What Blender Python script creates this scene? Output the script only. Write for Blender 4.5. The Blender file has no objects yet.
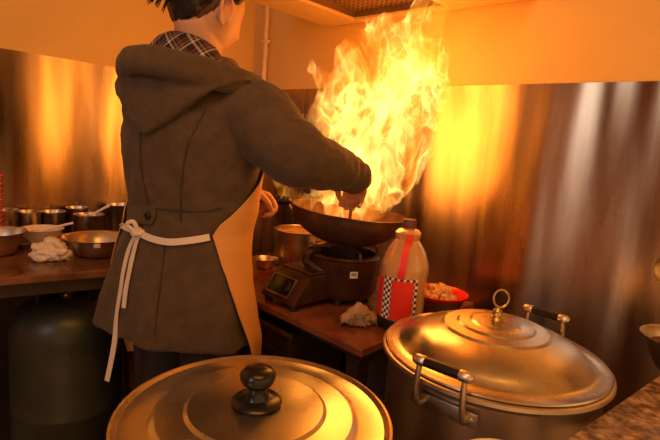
import bpy, bmesh, math, random
from mathutils import Vector, Matrix, Quaternion, noise
from mathutils.bvhtree import BVHTree
random.seed(7)
PI = math.pi
scene = bpy.context.scene
COL = scene.collection
V = Vector

# ------------------------------------------------------------------ camera
F, PITCH, ROLL, EYE = 490.0, math.radians(8.8), math.radians(4.4), 1.17
cam_d = bpy.data.cameras.new('camera'); cam = bpy.data.objects.new('camera', cam_d); COL.objects.link(cam)
cam_d.sensor_width = 36; cam_d.lens = 36*F/660; cam_d.clip_start = 0.02
cp, sp, cr, sr = math.cos(PITCH), math.sin(PITCH), math.cos(ROLL), math.sin(ROLL)
fw = V((0, cp, -sp)); rt = V((1, 0, 0)); dn = V((0, -sp, -cp))
cx_ = cr*rt - sr*dn; cdn = sr*rt + cr*dn
m3 = Matrix((cx_, -cdn, -fw)).transposed()
cam.matrix_world = Matrix.Translation((0, 0, EYE)) @ m3.to_4x4()
scene.camera = cam
EYEV = V((0, 0, EYE))
def ray(px, py):
    return fw + cx_*((px-330)/F) + cdn*((py-220)/F)
def atz(px, py, z):                      # point of the level plane z seen there
    d = ray(px, py); return EYEV + d*((z-EYE)/d.z)
def aty(px, py, y):                      # point at distance y seen there
    d = ray(px, py); return EYEV + d*(y/d.y)

# room axes: u runs along the left wall into the corner, v along the right wall into the corner
A = math.radians(48.5)
U = V((math.cos(A), math.sin(A), 0)); W = V((-math.sin(A), math.cos(A), 0))
CORNER = V((-.428, 2.477, 0))
def room(a, b, z=0): return CORNER - U*a - W*b + V((0, 0, z))      # a from the right wall, b from the left wall
def atb(px, py, b):                      # point on a plane b in front of the left wall
    d = ray(px, py); q = (CORNER - W*b - EYEV).dot(W); return EYEV + d*(q/d.dot(W))

# ------------------------------------------------------------------ materials
def mat(name, col, rough=.5, metal=0, bump=0, bscale=60, var=0, vscale=8, stretch=(1, 1, 1), col2=None, aniso=0, trans=0, ior=1.45, sheen=0, coat=0, rvar=0, alpha=1, spec=.5, bdist=.004, arot=0, bdetail=4):
    m = bpy.data.materials.new(name); m.use_nodes = True
    n, l = m.node_tree.nodes, m.node_tree.links
    b = n['Principled BSDF']
    b.inputs['Base Color'].default_value = (*col, 1); b.inputs['Roughness'].default_value = rough
    b.inputs['Metallic'].default_value = metal; b.inputs['Anisotropic'].default_value = aniso
    b.inputs['Transmission Weight'].default_value = trans; b.inputs['IOR'].default_value = ior; b.inputs['Anisotropic Rotation'].default_value = arot
    b.inputs['Sheen Weight'].default_value = sheen; b.inputs['Coat Weight'].default_value = coat
    b.inputs['Alpha'].default_value = alpha; b.inputs['Specular IOR Level'].default_value = spec
    tc = n.new('ShaderNodeTexCoord'); mp = n.new('ShaderNodeMapping'); mp.inputs['Scale'].default_value = stretch
    l.new(tc.outputs['Object'], mp.inputs['Vector'])
    m['vec'] = 1
    if var or rvar:
        nz = n.new('ShaderNodeTexNoise'); nz.inputs['Scale'].default_value = vscale; nz.inputs['Detail'].default_value = 6
        l.new(mp.outputs['Vector'], nz.inputs['Vector'])
        if var:
            r = n.new('ShaderNodeMix'); r.data_type = 'RGBA'
            c2 = col2 or tuple(c*(1-var) for c in col)
            r.inputs['A'].default_value = (*c2, 1); r.inputs['B'].default_value = (*col, 1)
            mr = n.new('ShaderNodeMapRange'); mr.inputs['From Min'].default_value = .35; mr.inputs['From Max'].default_value = .65
            l.new(nz.outputs['Fac'], mr.inputs['Value']); l.new(mr.outputs['Result'], r.inputs['Factor'])
            l.new(r.outputs['Result'], b.inputs['Base Color'])
        if rvar:
            mr2 = n.new('ShaderNodeMapRange'); mr2.inputs['From Min'].default_value = .3; mr2.inputs['From Max'].default_value = .7
            mr2.inputs['To Min'].default_value = max(0.02, rough-rvar); mr2.inputs['To Max'].default_value = rough+rvar
            l.new(nz.outputs['Fac'], mr2.inputs['Value']); l.new(mr2.outputs['Result'], b.inputs['Roughness'])
    if bump:
        nb = n.new('ShaderNodeTexNoise'); nb.inputs['Scale'].default_value = bscale; nb.inputs['Detail'].default_value = bdetail
        l.new(mp.outputs['Vector'], nb.inputs['Vector'])
        bp = n.new('ShaderNodeBump'); bp.inputs['Strength'].default_value = bump; bp.inputs['Distance'].default_value = bdist
        l.new(nb.outputs['Fac'], bp.inputs['Height']); l.new(bp.outputs['Normal'], b.inputs['Normal'])
    return m

M = {}
M['paint'] = mat('wall_paint', (.82, .52, .15), .75, bump=.08, bscale=90, var=.1, vscale=3)
M['ceiling'] = mat('ceiling_paint', (.7, .55, .35), .8)
M['floor'] = mat('floor_tile', (.32, .22, .13), .35, var=.5, vscale=12)
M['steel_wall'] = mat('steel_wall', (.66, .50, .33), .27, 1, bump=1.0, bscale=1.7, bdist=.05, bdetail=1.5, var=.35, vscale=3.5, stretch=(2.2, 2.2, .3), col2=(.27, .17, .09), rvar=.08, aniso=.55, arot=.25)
M['steel'] = mat('steel', (.74, .66, .55), .33, 1, bump=.03, bscale=120, var=.25, vscale=18, rvar=.07)
M['steel_dull'] = mat('steel_dull', (.60, .55, .48), .34, 1, bump=.05, bscale=150, var=.3, vscale=14, rvar=.08)
M['lid'] = mat('spun_lid', (.66, .60, .52), .27, 1, bump=.03, bscale=90, var=.18, vscale=9, rvar=.05)
M['pot'] = mat('pot_wall', (.70, .60, .48), .36, 1, bump=.05, bscale=60, var=.3, vscale=7, stretch=(1, 1, .3))
M['hood'] = mat('hood_enamel', (.78, .55, .24), .4, .2)
M['hood_in'] = mat('hood_inside', (.28, .18, .10), .45, .6, var=.4, vscale=8)
M['wood'] = mat('table_lacquer', (.27, .085, .034), .16, var=.55, vscale=9, stretch=(1, 1, 1), bump=.05, bscale=40, rvar=.1)
M['counter'] = mat('counter_lacquer', (.20, .08, .034), .2, var=.5, vscale=11, rvar=.1, bump=.04, bscale=40)
M['dark'] = mat('dark_board', (.035, .018, .011), .5, var=.4, vscale=10)
M['darkmetal'] = mat('dark_sheet', (.055, .03, .02), .4, .4, var=.4, vscale=12)
M['board'] = mat('panel_board', (.12, .06, .03), .55, var=.4, vscale=12)
M['black'] = mat('black_plastic', (.012, .010, .009), .25, bump=.02)
M['rubber'] = mat('black_rubber', (.02, .016, .013), .6)
M['iron'] = mat('seasoned_iron', (.15, .085, .048), .46, .55, bump=.12, bscale=70, var=.45, vscale=22)
M['stove'] = mat('stove_enamel', (.075, .032, .016), .3, .3, var=.35, vscale=20, bump=.03)
M['stove_top'] = mat('stove_steel', (.36, .25, .13), .32, .9, var=.4, vscale=20)
M['brass'] = mat('brass', (.62, .42, .17), .35, 1, var=.3, vscale=30)
M['coat'] = mat('wool', (.108, .071, .042), .92, bump=.35, bscale=170, var=.22, vscale=25, sheen=.12, spec=.2)
M['seam'] = mat('wool_seam', (.05, .036, .024), .95)
M['trouser'] = mat('trouser_cloth', (.035, .024, .017), .9, bump=.2, bscale=150)
M['apron'] = mat('apron_cloth', (.74, .36, .10), .8, bump=.18, bscale=120, var=.08, vscale=10)  # the fire's orange glow is put into the cloth's base colour
M['ribbon'] = mat('cotton_tape', (.74, .63, .49), .85, bump=.2, bscale=200)
M['skin'] = mat('skin', (.60, .32, .19), .5, bump=.06, bscale=150, var=.12, vscale=14)
M['hair'] = mat('hair', (.014, .009, .006), .38, bump=.6, bscale=45, stretch=(3, 3, .5))
M['stubble'] = mat('hair_short', (.10, .05, .028), .7)
M['eye'] = mat('eye', (.75, .7, .62), .2)
M['shoe'] = mat('shoe', (.02, .015, .012), .4)
M['cloth'] = mat('dish_cloth', (.80, .66, .50), .9, bump=.3, bscale=70, var=.12, vscale=20)
M['china'] = mat('china', (.80, .70, .58), .25)
M['red'] = mat('red_enamel', (.72, .025, .012), .25)
M['redlabel'] = mat('red_label', (.80, .035, .014), .45)
M['bowlside'] = mat('bowl_underside', (.16, .07, .035), .4)
M['food'] = mat('food', (.80, .50, .26), .6, bump=.5, bscale=60, var=.3, vscale=40)
M['cyl'] = mat('cylinder_paint', (.040, .042, .026), .38, var=.45, vscale=7, bump=.06, bscale=30)
M['cap'] = mat('bottle_cap', (.12, .045, .02), .4)
M['pipe'] = mat('pipe_paint', (.80, .58, .30), .4)
M['marblebase'] = None
def marble():
    m = mat('speckled_stone', (.46, .31, .19), .24, var=.75, vscale=55, col2=(.10, .06, .035), rvar=.08)
    return m
M['marble'] = marble()
M['wrap'] = mat('wrapper', (.70, .47, .24), .6, bump=.2, bscale=60)
M['filling'] = mat('bundle_inside', (.34, .22, .10), .7, bump=.8, bscale=50, var=.7, vscale=60)
M['paper'] = mat('white_sticker', (.80, .76, .70), .6)
M['darkfood'] = mat('dark_sauce', (.09, .02, .012), .3)
M['ladlewood'] = mat('ladle_handle', (.30, .16, .07), .5)

def plaid():
    m = mat('plaid_lining', (.07, .03, .025), .85)
    n, l = m.node_tree.nodes, m.node_tree.links; b = n['Principled BSDF']
    tc = n.new('ShaderNodeTexCoord'); mp = n.new('ShaderNodeMapping'); mp.inputs['Rotation'].default_value = (.25, .80, .35); mp.inputs['Scale'].default_value = (24, 24, 24)
    l.new(tc.outputs['Object'], mp.inputs['Vector']); sx = n.new('ShaderNodeSeparateXYZ'); l.new(mp.outputs['Vector'], sx.inputs[0])
    prev = None
    for ax, w in (('X', .5), ('Z', .5)):
        fr = n.new('ShaderNodeMath'); fr.operation = 'FRACT'; l.new(sx.outputs[ax], fr.inputs[0])
        rp = n.new('ShaderNodeValToRGB'); rp.color_ramp.interpolation = 'CONSTANT'
        e = rp.color_ramp.elements; e[0].position = 0; e[0].color = (.06, .03, .03, 1); e[1].position = .38; e[1].color = (.95, .85, .72, 1)
        for p, c in ((.50, (.10, .04, .04, 1)), (.62, (.5, .38, .30, 1)), (.70, (.06, .03, .03, 1)), (.80, (.24, .12, .10, 1))):
            q = e.new(p); q.color = c
        l.new(fr.outputs[0], rp.inputs[0])
        if prev is None: prev = rp
        else:
            mx = n.new('ShaderNodeMix'); mx.data_type = 'RGBA'; mx.inputs['Factor'].default_value = .5
            l.new(prev.outputs[0], mx.inputs['A']); l.new(rp.outputs[0], mx.inputs['B']); l.new(mx.outputs['Result'], b.inputs['Base Color'])
    return m
M['plaid'] = plaid()
def checker():
    m = mat('checker_band', (.5, .5, .5), .45)
    n, l = m.node_tree.nodes, m.node_tree.links; b = n['Principled BSDF']
    uv = n.new('ShaderNodeUVMap'); ck = n.new('ShaderNodeTexChecker'); ck.inputs['Scale'].default_value = 1
    ck.inputs['Color1'].default_value = (.85, .78, .66, 1); ck.inputs['Color2'].default_value = (.025, .015, .012, 1)
    l.new(uv.outputs[0], ck.inputs['Vector']); l.new(ck.outputs['Color'], b.inputs['Base Color'])
    return m
M['checker'] = checker()
def pet():
    m = bpy.data.materials.new('clear_plastic'); m.use_nodes = True; n, l = m.node_tree.nodes, m.node_tree.links
    n.clear(); o = n.new('ShaderNodeOutputMaterial'); t = n.new('ShaderNodeBsdfTransparent'); t.inputs['Color'].default_value = (.99, .86, .62, 1)
    g = n.new('ShaderNodeBsdfGlossy'); g.inputs['Roughness'].default_value = .12; g.inputs['Color'].default_value = (1, .95, .88, 1)
    d = n.new('ShaderNodeBsdfDiffuse'); d.inputs['Color'].default_value = (1, .70, .36, 1)
    lw = n.new('ShaderNodeLayerWeight'); lw.inputs['Blend'].default_value = .35
    mx = n.new('ShaderNodeMixShader'); l.new(lw.outputs['Facing'], mx.inputs[0]); l.new(t.outputs[0], mx.inputs[1]); l.new(g.outputs[0], mx.inputs[2])
    mx2 = n.new('ShaderNodeMixShader'); mx2.inputs[0].default_value = .27; l.new(mx.outputs[0], mx2.inputs[1]); l.new(d.outputs[0], mx2.inputs[2])
    l.new(mx2.outputs[0], o.inputs[0]); return m
M['pet'] = pet()
def meshfilter():
    m = mat('filter_mesh', (.30, .19, .10), .4, .8)
    n, l = m.node_tree.nodes, m.node_tree.links; b = n['Principled BSDF']
    uv = n.new('ShaderNodeUVMap'); br = n.new('ShaderNodeTexBrick'); br.inputs['Scale'].default_value = 1
    br.inputs['Brick Width'].default_value = .022; br.inputs['Row Height'].default_value = .013; br.inputs['Mortar Size'].default_value = .0032
    br.inputs['Color1'].default_value = (.03, .015, .008, 1); br.inputs['Color2'].default_value = (.05, .025, .012, 1); br.inputs['Mortar'].default_value = (.62, .42, .22, 1)
    l.new(uv.outputs[0], br.inputs['Vector']); l.new(br.outputs['Color'], b.inputs['Base Color'])
    return m
M['filter'] = meshfilter()

# ------------------------------------------------------------------ object helpers
def world_of(o):
    p = V((0, 0, 0))
    while o: p += o.location; o = o.parent
    return p
def obj(name, bm, m, parent=None, loc=None, smooth=True, angle=40):
    ready = isinstance(bm, bpy.types.Mesh)
    me = bm if ready else bpy.data.meshes.new(name)
    o = bpy.data.objects.new(name, me); COL.objects.link(o)
    if parent: o.parent = parent; off = world_of(parent)
    else: off = V(loc) if loc is not None else V((0, 0, 0)); o.location = off
    if ready:
        me.transform(Matrix.Translation(-off))
        for p in me.polygons: p.use_smooth = smooth
    else:
        bmesh.ops.recalc_face_normals(bm, faces=bm.faces)
        if not (loc is not None and not parent and name == 'food_chunk'): bmesh.ops.translate(bm, verts=bm.verts, vec=-off)
        if smooth:
            lim = math.radians(angle)
            for f in bm.faces: f.smooth = True
            for e in bm.edges:
                if len(e.link_faces) == 2 and e.calc_face_angle(0) > lim: e.smooth = False
        bm.to_mesh(me); bm.free()
    me.name = name
    me.materials.clear()
    me.materials.append(m)
    return o
def tag(o, label, cat, group=None):
    o['label'] = label; o['category'] = cat
    if group: o['group'] = group
    return o
def thing(name, label, cat, loc, group=None):
    o = bpy.data.objects.new(name, None); COL.objects.link(o); o.location = V(loc); o.empty_display_size = .05
    return tag(o, label, cat, group)
def struct(name, bm, m, smooth=False):
    o = obj(name, bm, m, smooth=smooth); o['kind'] = 'structure'; return o
def copy_tree(src, loc, label=None):
    r = src.copy(); COL.objects.link(r); r.location = V(loc)
    if label: r['label'] = label
    for ch in src.children:
        c = ch.copy(); COL.objects.link(c); c.parent = r
        for g in ch.children:
            d = g.copy(); COL.objects.link(d); d.parent = c
    return r

def nb(): return bmesh.new()
def frame_z(d):                          # matrix whose z axis is d
    d = V(d).normalized(); q = V((0, 0, 1)).rotation_difference(d); return q.to_matrix().to_4x4()
def box(bm, c, size, rot=0, bevel=0, mtx=None):
    r = bmesh.ops.create_cube(bm, size=1)
    vs = r['verts']
    mm = Matrix.Translation(V(c)) @ (mtx if mtx else Matrix.Rotation(rot, 4, 'Z')) @ Matrix.Diagonal((*size, 1))
    bmesh.ops.transform(bm, matrix=mm, verts=vs)
    if bevel:
        es = list({e for v in vs for e in v.link_edges})
        bmesh.ops.bevel(bm, geom=es, offset=bevel, segments=2, affect='EDGES', profile=.5)
def prism(bm, poly, z0, z1, bevel=0):    # poly: list of (x,y)
    a = [bm.verts.new((p[0], p[1], z0)) for p in poly]; b = [bm.verts.new((p[0], p[1], z1)) for p in poly]
    n = len(poly); fs = [bm.faces.new(a[::-1]), bm.faces.new(b)]
    for i in range(n): fs.append(bm.faces.new((a[i], a[(i+1) % n], b[(i+1) % n], b[i])))
    if bevel:
        es = list({e for f in fs for e in f.edges})
        bmesh.ops.bevel(bm, geom=es, offset=bevel, segments=2, affect='EDGES', profile=.5)
def lathe(bm, prof, c=(0, 0, 0), seg=48, mtx=None, closed=True):
    """prof: (r, z) list going round the section; r=0 ends make poles"""
    mm = Matrix.Translation(V(c)) @ (mtx if mtx else Matrix.Identity(4))
    rings = []
    for r, z in prof:
        if r < 1e-6: rings.append([bm.verts.new(mm @ V((0, 0, z)))])
        else: rings.append([bm.verts.new(mm @ V((r*math.cos(2*PI*i/seg), r*math.sin(2*PI*i/seg), z))) for i in range(seg)])
    pairs = list(zip(rings[:-1], rings[1:]))
    if closed and len(rings[0]) > 1 and len(rings[-1]) > 1: pairs.append((rings[-1], rings[0]))
    for a, b in pairs:
        for i in range(seg):
            j = (i+1) % seg
            if len(a) == 1 and len(b) == 1: break
            if len(a) == 1: bm.faces.new((a[0], b[j], b[i]))
            elif len(b) == 1: bm.faces.new((a[i], a[j], b[0]))
            else: bm.faces.new((a[i], a[j], b[j], b[i]))
def shell(outer, t):                     # a vessel: outer profile from the bottom pole to the rim, returned with thickness t
    inner = [(max(0, r-t) if r > 0 else 0, z+(t if i == 0 or r < outer[-1][0]*.55 else 0)) for i, (r, z) in enumerate(outer)]
    return outer + inner[::-1]
def resample(pts, rad, n):
    pts = [V(p) for p in pts]; P = [pts[0]*2-pts[1]] + pts + [pts[-1]*2-pts[-2]]; R = [rad[0]] + list(rad) + [rad[-1]]
    o, q = [], []
    for i in range(1, len(P)-2):
        for k in range(n):
            t = k/n; t2, t3 = t*t, t*t*t
            c = lambda a, b, c_, d: .5*((2*b)+(c_-a)*t+(2*a-5*b+4*c_-d)*t2+(3*b-a-3*c_+d)*t3)
            o.append(V([c(P[i-1][j], P[i][j], P[i+1][j], P[i+2][j]) for j in range(3)])); q.append(R[i]*(1-t)+R[i+1]*t)
    o.append(pts[-1]); q.append(rad[-1]); return o, q
def tube(bm, pts, rad, seg=12, sub=4, up=None, flat=1.0, cap=True, mod=None):
    if not hasattr(rad, '__len__'): rad = [rad]*len(pts)
    pts, rad = (resample(pts, rad, sub) if sub > 1 and len(pts) > 2 else ([V(p) for p in pts], list(rad)))
    n = len(pts); tang = [(pts[min(i+1, n-1)]-pts[max(i-1, 0)]).normalized() for i in range(n)]
    a = V(up) if up else (V((0, 0, 1)) if abs(tang[0].z) < .9 else V((1, 0, 0)))
    x = (a - tang[0]*a.dot(tang[0])).normalized(); rings = []
    if cap:
        L = [(pts[0]-tang[0]*rad[0]*s, rad[0]*c, 0) for s, c in ((.95, .3), (.7, .7))]; R = [(pts[-1]+tang[-1]*rad[-1]*s, rad[-1]*c, n-1) for s, c in ((.7, .7), (.95, .3))]
    else: L, R = [], []
    seq = L + [(p, r, i) for i, (p, r) in enumerate(zip(pts, rad))] + R
    for k, (p, r, i) in enumerate(seq):
        t = tang[i]; x = (x - t*x.dot(t)).normalized(); y = t.cross(x)
        if mod and 0 <= k-len(L) < n: r = r*mod(i/(n-1))
        rings.append([bm.verts.new(p + x*(r*math.cos(2*PI*j/seg)) + y*(r*flat*math.sin(2*PI*j/seg))) for j in range(seg)])
    for a_, b_ in zip(rings[:-1], rings[1:]):
        for j in range(seg): bm.faces.new((a_[j], a_[(j+1) % seg], b_[(j+1) % seg], b_[j]))
    bm.faces.new(rings[0][::-1]); bm.faces.new(rings[-1])
def ball(bm, c, r, scale=(1, 1, 1), mtx=None, seg=20):
    q = bmesh.ops.create_uvsphere(bm, u_segments=seg, v_segments=seg//2+2, radius=r)
    mm = Matrix.Translation(V(c)) @ (mtx if mtx else Matrix.Identity(4)) @ Matrix.Diagonal((*scale, 1))
    bmesh.ops.transform(bm, matrix=mm, verts=q['verts']); return q['verts']
def blob(bm, c, r, scale=(1, 1, 1), amp=.2, freq=2.0, sub=3, seed=0, rot=0):
    q = bmesh.ops.create_icosphere(bm, subdivisions=sub, radius=1)
    for v in q['verts']:
        d = v.co.normalized(); k = 1+amp*noise.noise(d*freq+V((seed*7.1, seed*3.3, seed)))
        v.co = V((d.x*k*scale[0], d.y*k*scale[1], d.z*k*scale[2]))*r
    bmesh.ops.transform(bm, matrix=Matrix.Translation(V(c)) @ Matrix.Rotation(rot, 4, 'Z'), verts=q['verts'])
def fuse(bm, voxel, smooth=4, factor=.5):
    """join overlapping closed pieces into one continuous surface"""
    bmesh.ops.recalc_face_normals(bm, faces=bm.faces)
    me = bpy.data.meshes.new('tmp'); bm.to_mesh(me); bm.free()
    o = bpy.data.objects.new('tmp', me); COL.objects.link(o)
    r = o.modifiers.new('r', 'REMESH'); r.mode = 'VOXEL'; r.voxel_size = voxel
    s = o.modifiers.new('s', 'SMOOTH'); s.iterations = smooth; s.factor = factor
    dg = bpy.context.evaluated_depsgraph_get(); out = bpy.data.meshes.new_from_object(o.evaluated_get(dg))
    bpy.data.objects.remove(o); bpy.data.meshes.remove(me); return out
def bvh_of(me, off=V((0, 0, 0))):
    return BVHTree.FromPolygons([v.co+off for v in me.vertices], [list(p.vertices) for p in me.polygons])
def hit(bvh, px, py, lift=.004):
    d = ray(px, py).normalized(); h = bvh.ray_cast(EYEV, d)
    if h[0] is None: return None
    n = h[1] if h[1].dot(d) < 0 else -h[1]
    return h[0] + n*lift, n
def ribbon(bm, pts, nor, wid, th=.002, twist=None):
    """flat tape through pts, lying against the surface whose normals are nor"""
    n = len(pts); rows = []
    for i in range(n):
        t = (pts[min(i+1, n-1)]-pts[max(i-1, 0)]).normalized(); nn = nor[i].normalized(); s = t.cross(nn).normalized()
        nn = s.cross(t).normalized(); w = wid[i] if hasattr(wid, '__len__') else wid
        rows.append([bm.verts.new(pts[i]+s*(w*a)+nn*(th*b)) for a, b in ((-.5, -.5), (.5, -.5), (.5, .5), (-.5, .5))])
    for a, b in zip(rows[:-1], rows[1:]):
        for j in range(4): bm.faces.new((a[j], a[(j+1) % 4], b[(j+1) % 4], b[j]))
    bm.faces.new(rows[0][::-1]); bm.faces.new(rows[-1])
def smooth_path(pts, nor, n=6):
    p, _ = resample(pts, [0]*len(pts), n)
    q = []
    for i in range(len(pts)-1):
        for k in range(n): q.append(nor[i].lerp(nor[i+1], k/n))
    q.append(nor[-1]); return p, q

# ------------------------------------------------------------------ the setting
TOP = 2.55; STEEL = 1.40
def wallbox(p, q, nrm, z0, z1, t, shift=0):
    bm = nb(); n = V(nrm)
    poly = [p+n*shift, q+n*shift, q+n*(shift+t), p+n*(shift+t)]
    prism(bm, [(a.x, a.y) for a in poly], z0, z1); return bm
pL, pC, pR = room(3.6, 0), room(0, 0), room(0, 2.6)
struct('wall_left', wallbox(pL, pC+U*.1, W, 0, TOP, .1), M['paint'])
struct('wall_right', wallbox(pC+W*.1, pR, U, 0, TOP, .1), M['paint'])
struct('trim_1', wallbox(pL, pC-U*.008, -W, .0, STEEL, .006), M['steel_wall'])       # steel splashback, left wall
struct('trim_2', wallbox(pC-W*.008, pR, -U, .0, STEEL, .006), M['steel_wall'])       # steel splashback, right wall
struct('wall_back', wallbox(room(3.6, -.1), room(3.6, 2.9), -U, 0, TOP, .1), M['paint'])
bm = nb(); prism(bm, [(-3.4, -2.4), (3, -2.4), (3, 3.2), (-3.4, 3.2)], -.1, 0); struct('floor', bm, M['floor'])
bm = nb(); prism(bm, [(-3.4, -2.4), (3, -2.4), (3, 3.2), (-3.4, 3.2)], TOP, TOP+.1); struct('ceiling', bm, M['ceiling'])

# pipe in the corner
pp = room(.022, .105)
bm = nb(); tube(bm, [pp+V((0, 0, STEEL-.01)), pp+V((0, 0, TOP-.002))], .011, seg=14, cap=False)
t = thing('conduit_pipe', 'thin pale painted pipe running up the wall beside the corner', 'pipe', pp+V((0, 0, STEEL)))
obj('pipe', bm, M['pipe'], t)
for z in (1.62, 2.1): bm = nb(); box(bm, pp+V((0, 0, z)), (.034, .034, .016), A, .003); obj('clip', bm, M['pipe'], t)

# extractor hood over the stove
HZ = 1.65; s0, s1, hd = .485, 1.345, .62
t = thing('range_hood', 'cream extractor hood with a wire mesh filter above the fire', 'range hood', room(0.012, (s0+s1)/2, HZ))
def rp(a, b): p = room(a, b); return (p.x, p.y)
o0, o1, ow, of = .66, 1.06, .05, .55
bm = nb()
for a0, a1, b0, b1 in ((.012, hd, s0, o0), (.012, hd, o1, s1), (.012, ow, o0, o1), (of, hd, o0, o1)):
    prism(bm, [rp(a0, b0), rp(a1, b0), rp(a1, b1), rp(a0, b1)], HZ, HZ+.012, .002)
obj('underside_plate', bm, M['hood'], t, smooth=False)
bm = nb()
lo = [room(.012, s0, HZ+.012), room(hd, s0, HZ+.012), room(hd, s1, HZ+.012), room(.012, s1, HZ+.012)]
mi = [p+V((0, 0, .07)) for p in lo]
hi = [room(.012, s0+.2, HZ+.42), room(.34, s0+.2, HZ+.42), room(.34, s1-.2, HZ+.42), room(.012, s1-.2, HZ+.42)]
rows = [[bm.verts.new(p) for p in r] for r in (lo, mi, hi)]
for r0, r1 in zip(rows[:-1], rows[1:]):
    for i in range(4): bm.faces.new((r0[i], r0[(i+1) % 4], r1[(i+1) % 4], r1[i]))
bm.faces.new(rows[-1])
obj('canopy', bm, M['hood'], t, smooth=False)
bm = nb()
for b in (o0, o1):
    prism(bm, [rp(ow, b-.004), rp(of, b-.004), rp(of, b+.004), rp(ow, b+.004)], HZ+.012, HZ+.07)
for a in (ow, of):
    prism(bm, [rp(a-.004, o0), rp(a+.004, o0), rp(a+.004, o1), rp(a-.004, o1)], HZ+.012, HZ+.07)
obj('filter_frame', bm, M['hood_in'], t, smooth=False)
bm = nb(); uvl = bm.loops.layers.uv.new('UVMap')
q = [(ow, o0, HZ+.03), (of, o0, HZ+.06), (of, o1, HZ+.06), (ow, o1, HZ+.03)]
vs = [bm.verts.new(room(*p)) for p in q]; vt = [bm.verts.new(room(p[0], p[1], p[2]+.01)) for p in q]
fs = [bm.faces.new(vs), bm.faces.new(vt[::-1])] + [bm.faces.new((vs[i], vt[i], vt[(i+1) % 4], vs[(i+1) % 4])) for i in range(4)]
for f in fs:
    for lp in f.loops:
        d = lp.vert.co-CORNER; lp[uvl].uv = (-d.dot(W), -d.dot(U))
obj('filter', bm, M['filter'], t, smooth=False)
bm = nb(); prism(bm, [rp(.012, .78), rp(.25, .78), rp(.25, 1.06), rp(.012, 1.06)], HZ+.42, TOP-.002); obj('duct', bm, M['hood'], t, smooth=False)

# ------------------------------------------------------------------ cooking table with its lower cabinet
TZ = .67
tc0 = V((.104, 1.158, 0)); fdir = V((-.7071, .7071, 0)); sdir = V((.70, .71, 0)).normalized()
tl = tc0 + fdir*.92
def towall(p, gap=.012):                 # straight on along u to the right wall
    a = (CORNER-p).dot(U); return p + U*(a-gap)
tbR, tbL = towall(tc0 + U*.0), towall(tl)
t = thing('cooking_table', 'glossy red-brown table carrying the burner, wok and bottle', 'table', tc0*.5+tl*.5)
bm = nb(); prism(bm, [(p.x, p.y) for p in (tc0, tbR, tbL, tl)], TZ-.022, TZ, .003); obj('tabletop', bm, M['wood'], t, smooth=False)
inn = (U*.02)
bm = nb(); f0 = tc0+U*.04+fdir*.02; f1 = tl+U*.04
prism(bm, [(p.x, p.y) for p in (f0, f0+U*.02, f1+U*.02, f1)], TZ-.052, TZ-.022); 
g0 = tc0+U*.03-W*-.02; g1 = tbR-U*.03+W*.02
prism(bm, [(p.x, p.y) for p in (g0+W*.02, g0, g1, g1+W*.02)], TZ-.052, TZ-.022)
obj('side_rail', bm, M['darkmetal'], t, smooth=False)
for p in (tc0+U*.05+fdir*.05, tbR-U*.06+W*.05, tbL-U*.06-W*.04, tl+U*.05-fdir*.04):
    bm = nb(); box(bm, p+V((0, 0, (TZ-.022)/2)), (.045, .045, TZ-.022), A, .003); obj('leg', bm, M['darkmetal'], t, smooth=False)
bm = nb(); p0, p1 = tc0+U*.34+W*.03, tl+U*.34
prism(bm, [(p.x, p.y) for p in (p0, p0+U*.015, p1+U*.015, p1)], .16, TZ-.03); obj('back_panel', bm, M['board'], t, smooth=False)
bm = nb(); p0, p1 = tc0+U*.07+W*.05, tl+U*.07
prism(bm, [(p.x, p.y) for p in (p0, p0+U*.27, p1+U*.27, p1)], .14, .16); obj('lower_shelf', bm, M['dark'], t, smooth=False)
# cabinet tucked under the table
c0 = tc0 + fdir*.275 + U*.006; c1 = tc0 + fdir*.80 + U*.006
t = thing('steel_cabinet', 'low dark cabinet with a bright top edge under the cooking table', 'cabinet', (c0+c1)/2+V((0, 0, .161)))
bm = nb(); prism(bm, [(p.x, p.y) for p in (c0, c0+U*.24, c1+U*.24, c1)], .161, .600, .004); obj('body', bm, M['darkmetal'], t, smooth=False)
bm = nb(); d0, d1 = c0-U*.004, c1-U*.004
prism(bm, [(p.x, p.y) for p in (d0, d0+U*.012, d1+U*.012, d1)], .601, .613, .002); obj('top_edge', bm, M['stove_top'], t, smooth=False)
for k in range(2):
    e0 = c0+(c1-c0)*(.03+.49*k)-U*.008; e1 = c0+(c1-c0)*(.48+.49*k)-U*.008
    bm = nb(); prism(bm, [(p.x, p.y) for p in (e0, e0+U*.007, e1+U*.007, e1)], .18, .55, .003); d = obj('door', bm, M['darkmetal'], t, smooth=False)
    h = (e1 if k == 0 else e0)+(e0-e1)*(.12 if k == 0 else -.12)
    bm = nb(); tube(bm, [h-U*.0+V((0, 0, .36)), h-U*.016+V((0, 0, .37)), h-U*.016+V((0, 0, .44)), h+V((0, 0, .45))], .004, 8); obj('handle', bm, M['steel_dull'], d)

# ------------------------------------------------------------------ portable burner, wok, ladle
wc = V((.058, 1.575, 0)); DR = .105
t = thing('gas_burner', 'dark portable gas burner with slanted control panel under the wok', 'gas stove', wc+V((0, 0, TZ)))
def tp(a, b, z): return (a, b, z)
pb0 = atz(260, 293, TZ+.02); pb1 = pb0 + V((.7071, -.7071, 0))*.16
ax = V((.7071, -.7071, 0)); ad = V((.7071, .7071, 0))
prof = [(0, .018), (.058, .100), (.072, .104), (.24, .104), (.24, .018)]
bm = nb()
L = [bm.verts.new(pb0+ad*a+V((0, 0, TZ-pb0.z+z))) for a, z in prof]; R = [bm.verts.new(pb1+ad*a+V((0, 0, TZ-pb0.z+z))) for a, z in prof]
fs = [bm.faces.new(L), bm.faces.new(R[::-1])] + [bm.faces.new((L[i], L[(i+1) % 5], R[(i+1) % 5], R[i])) for i in range(5)]
bmesh.ops.bevel(bm, geom=list(bm.edges), offset=.006, segments=2, affect='EDGES', profile=.5)
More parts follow.
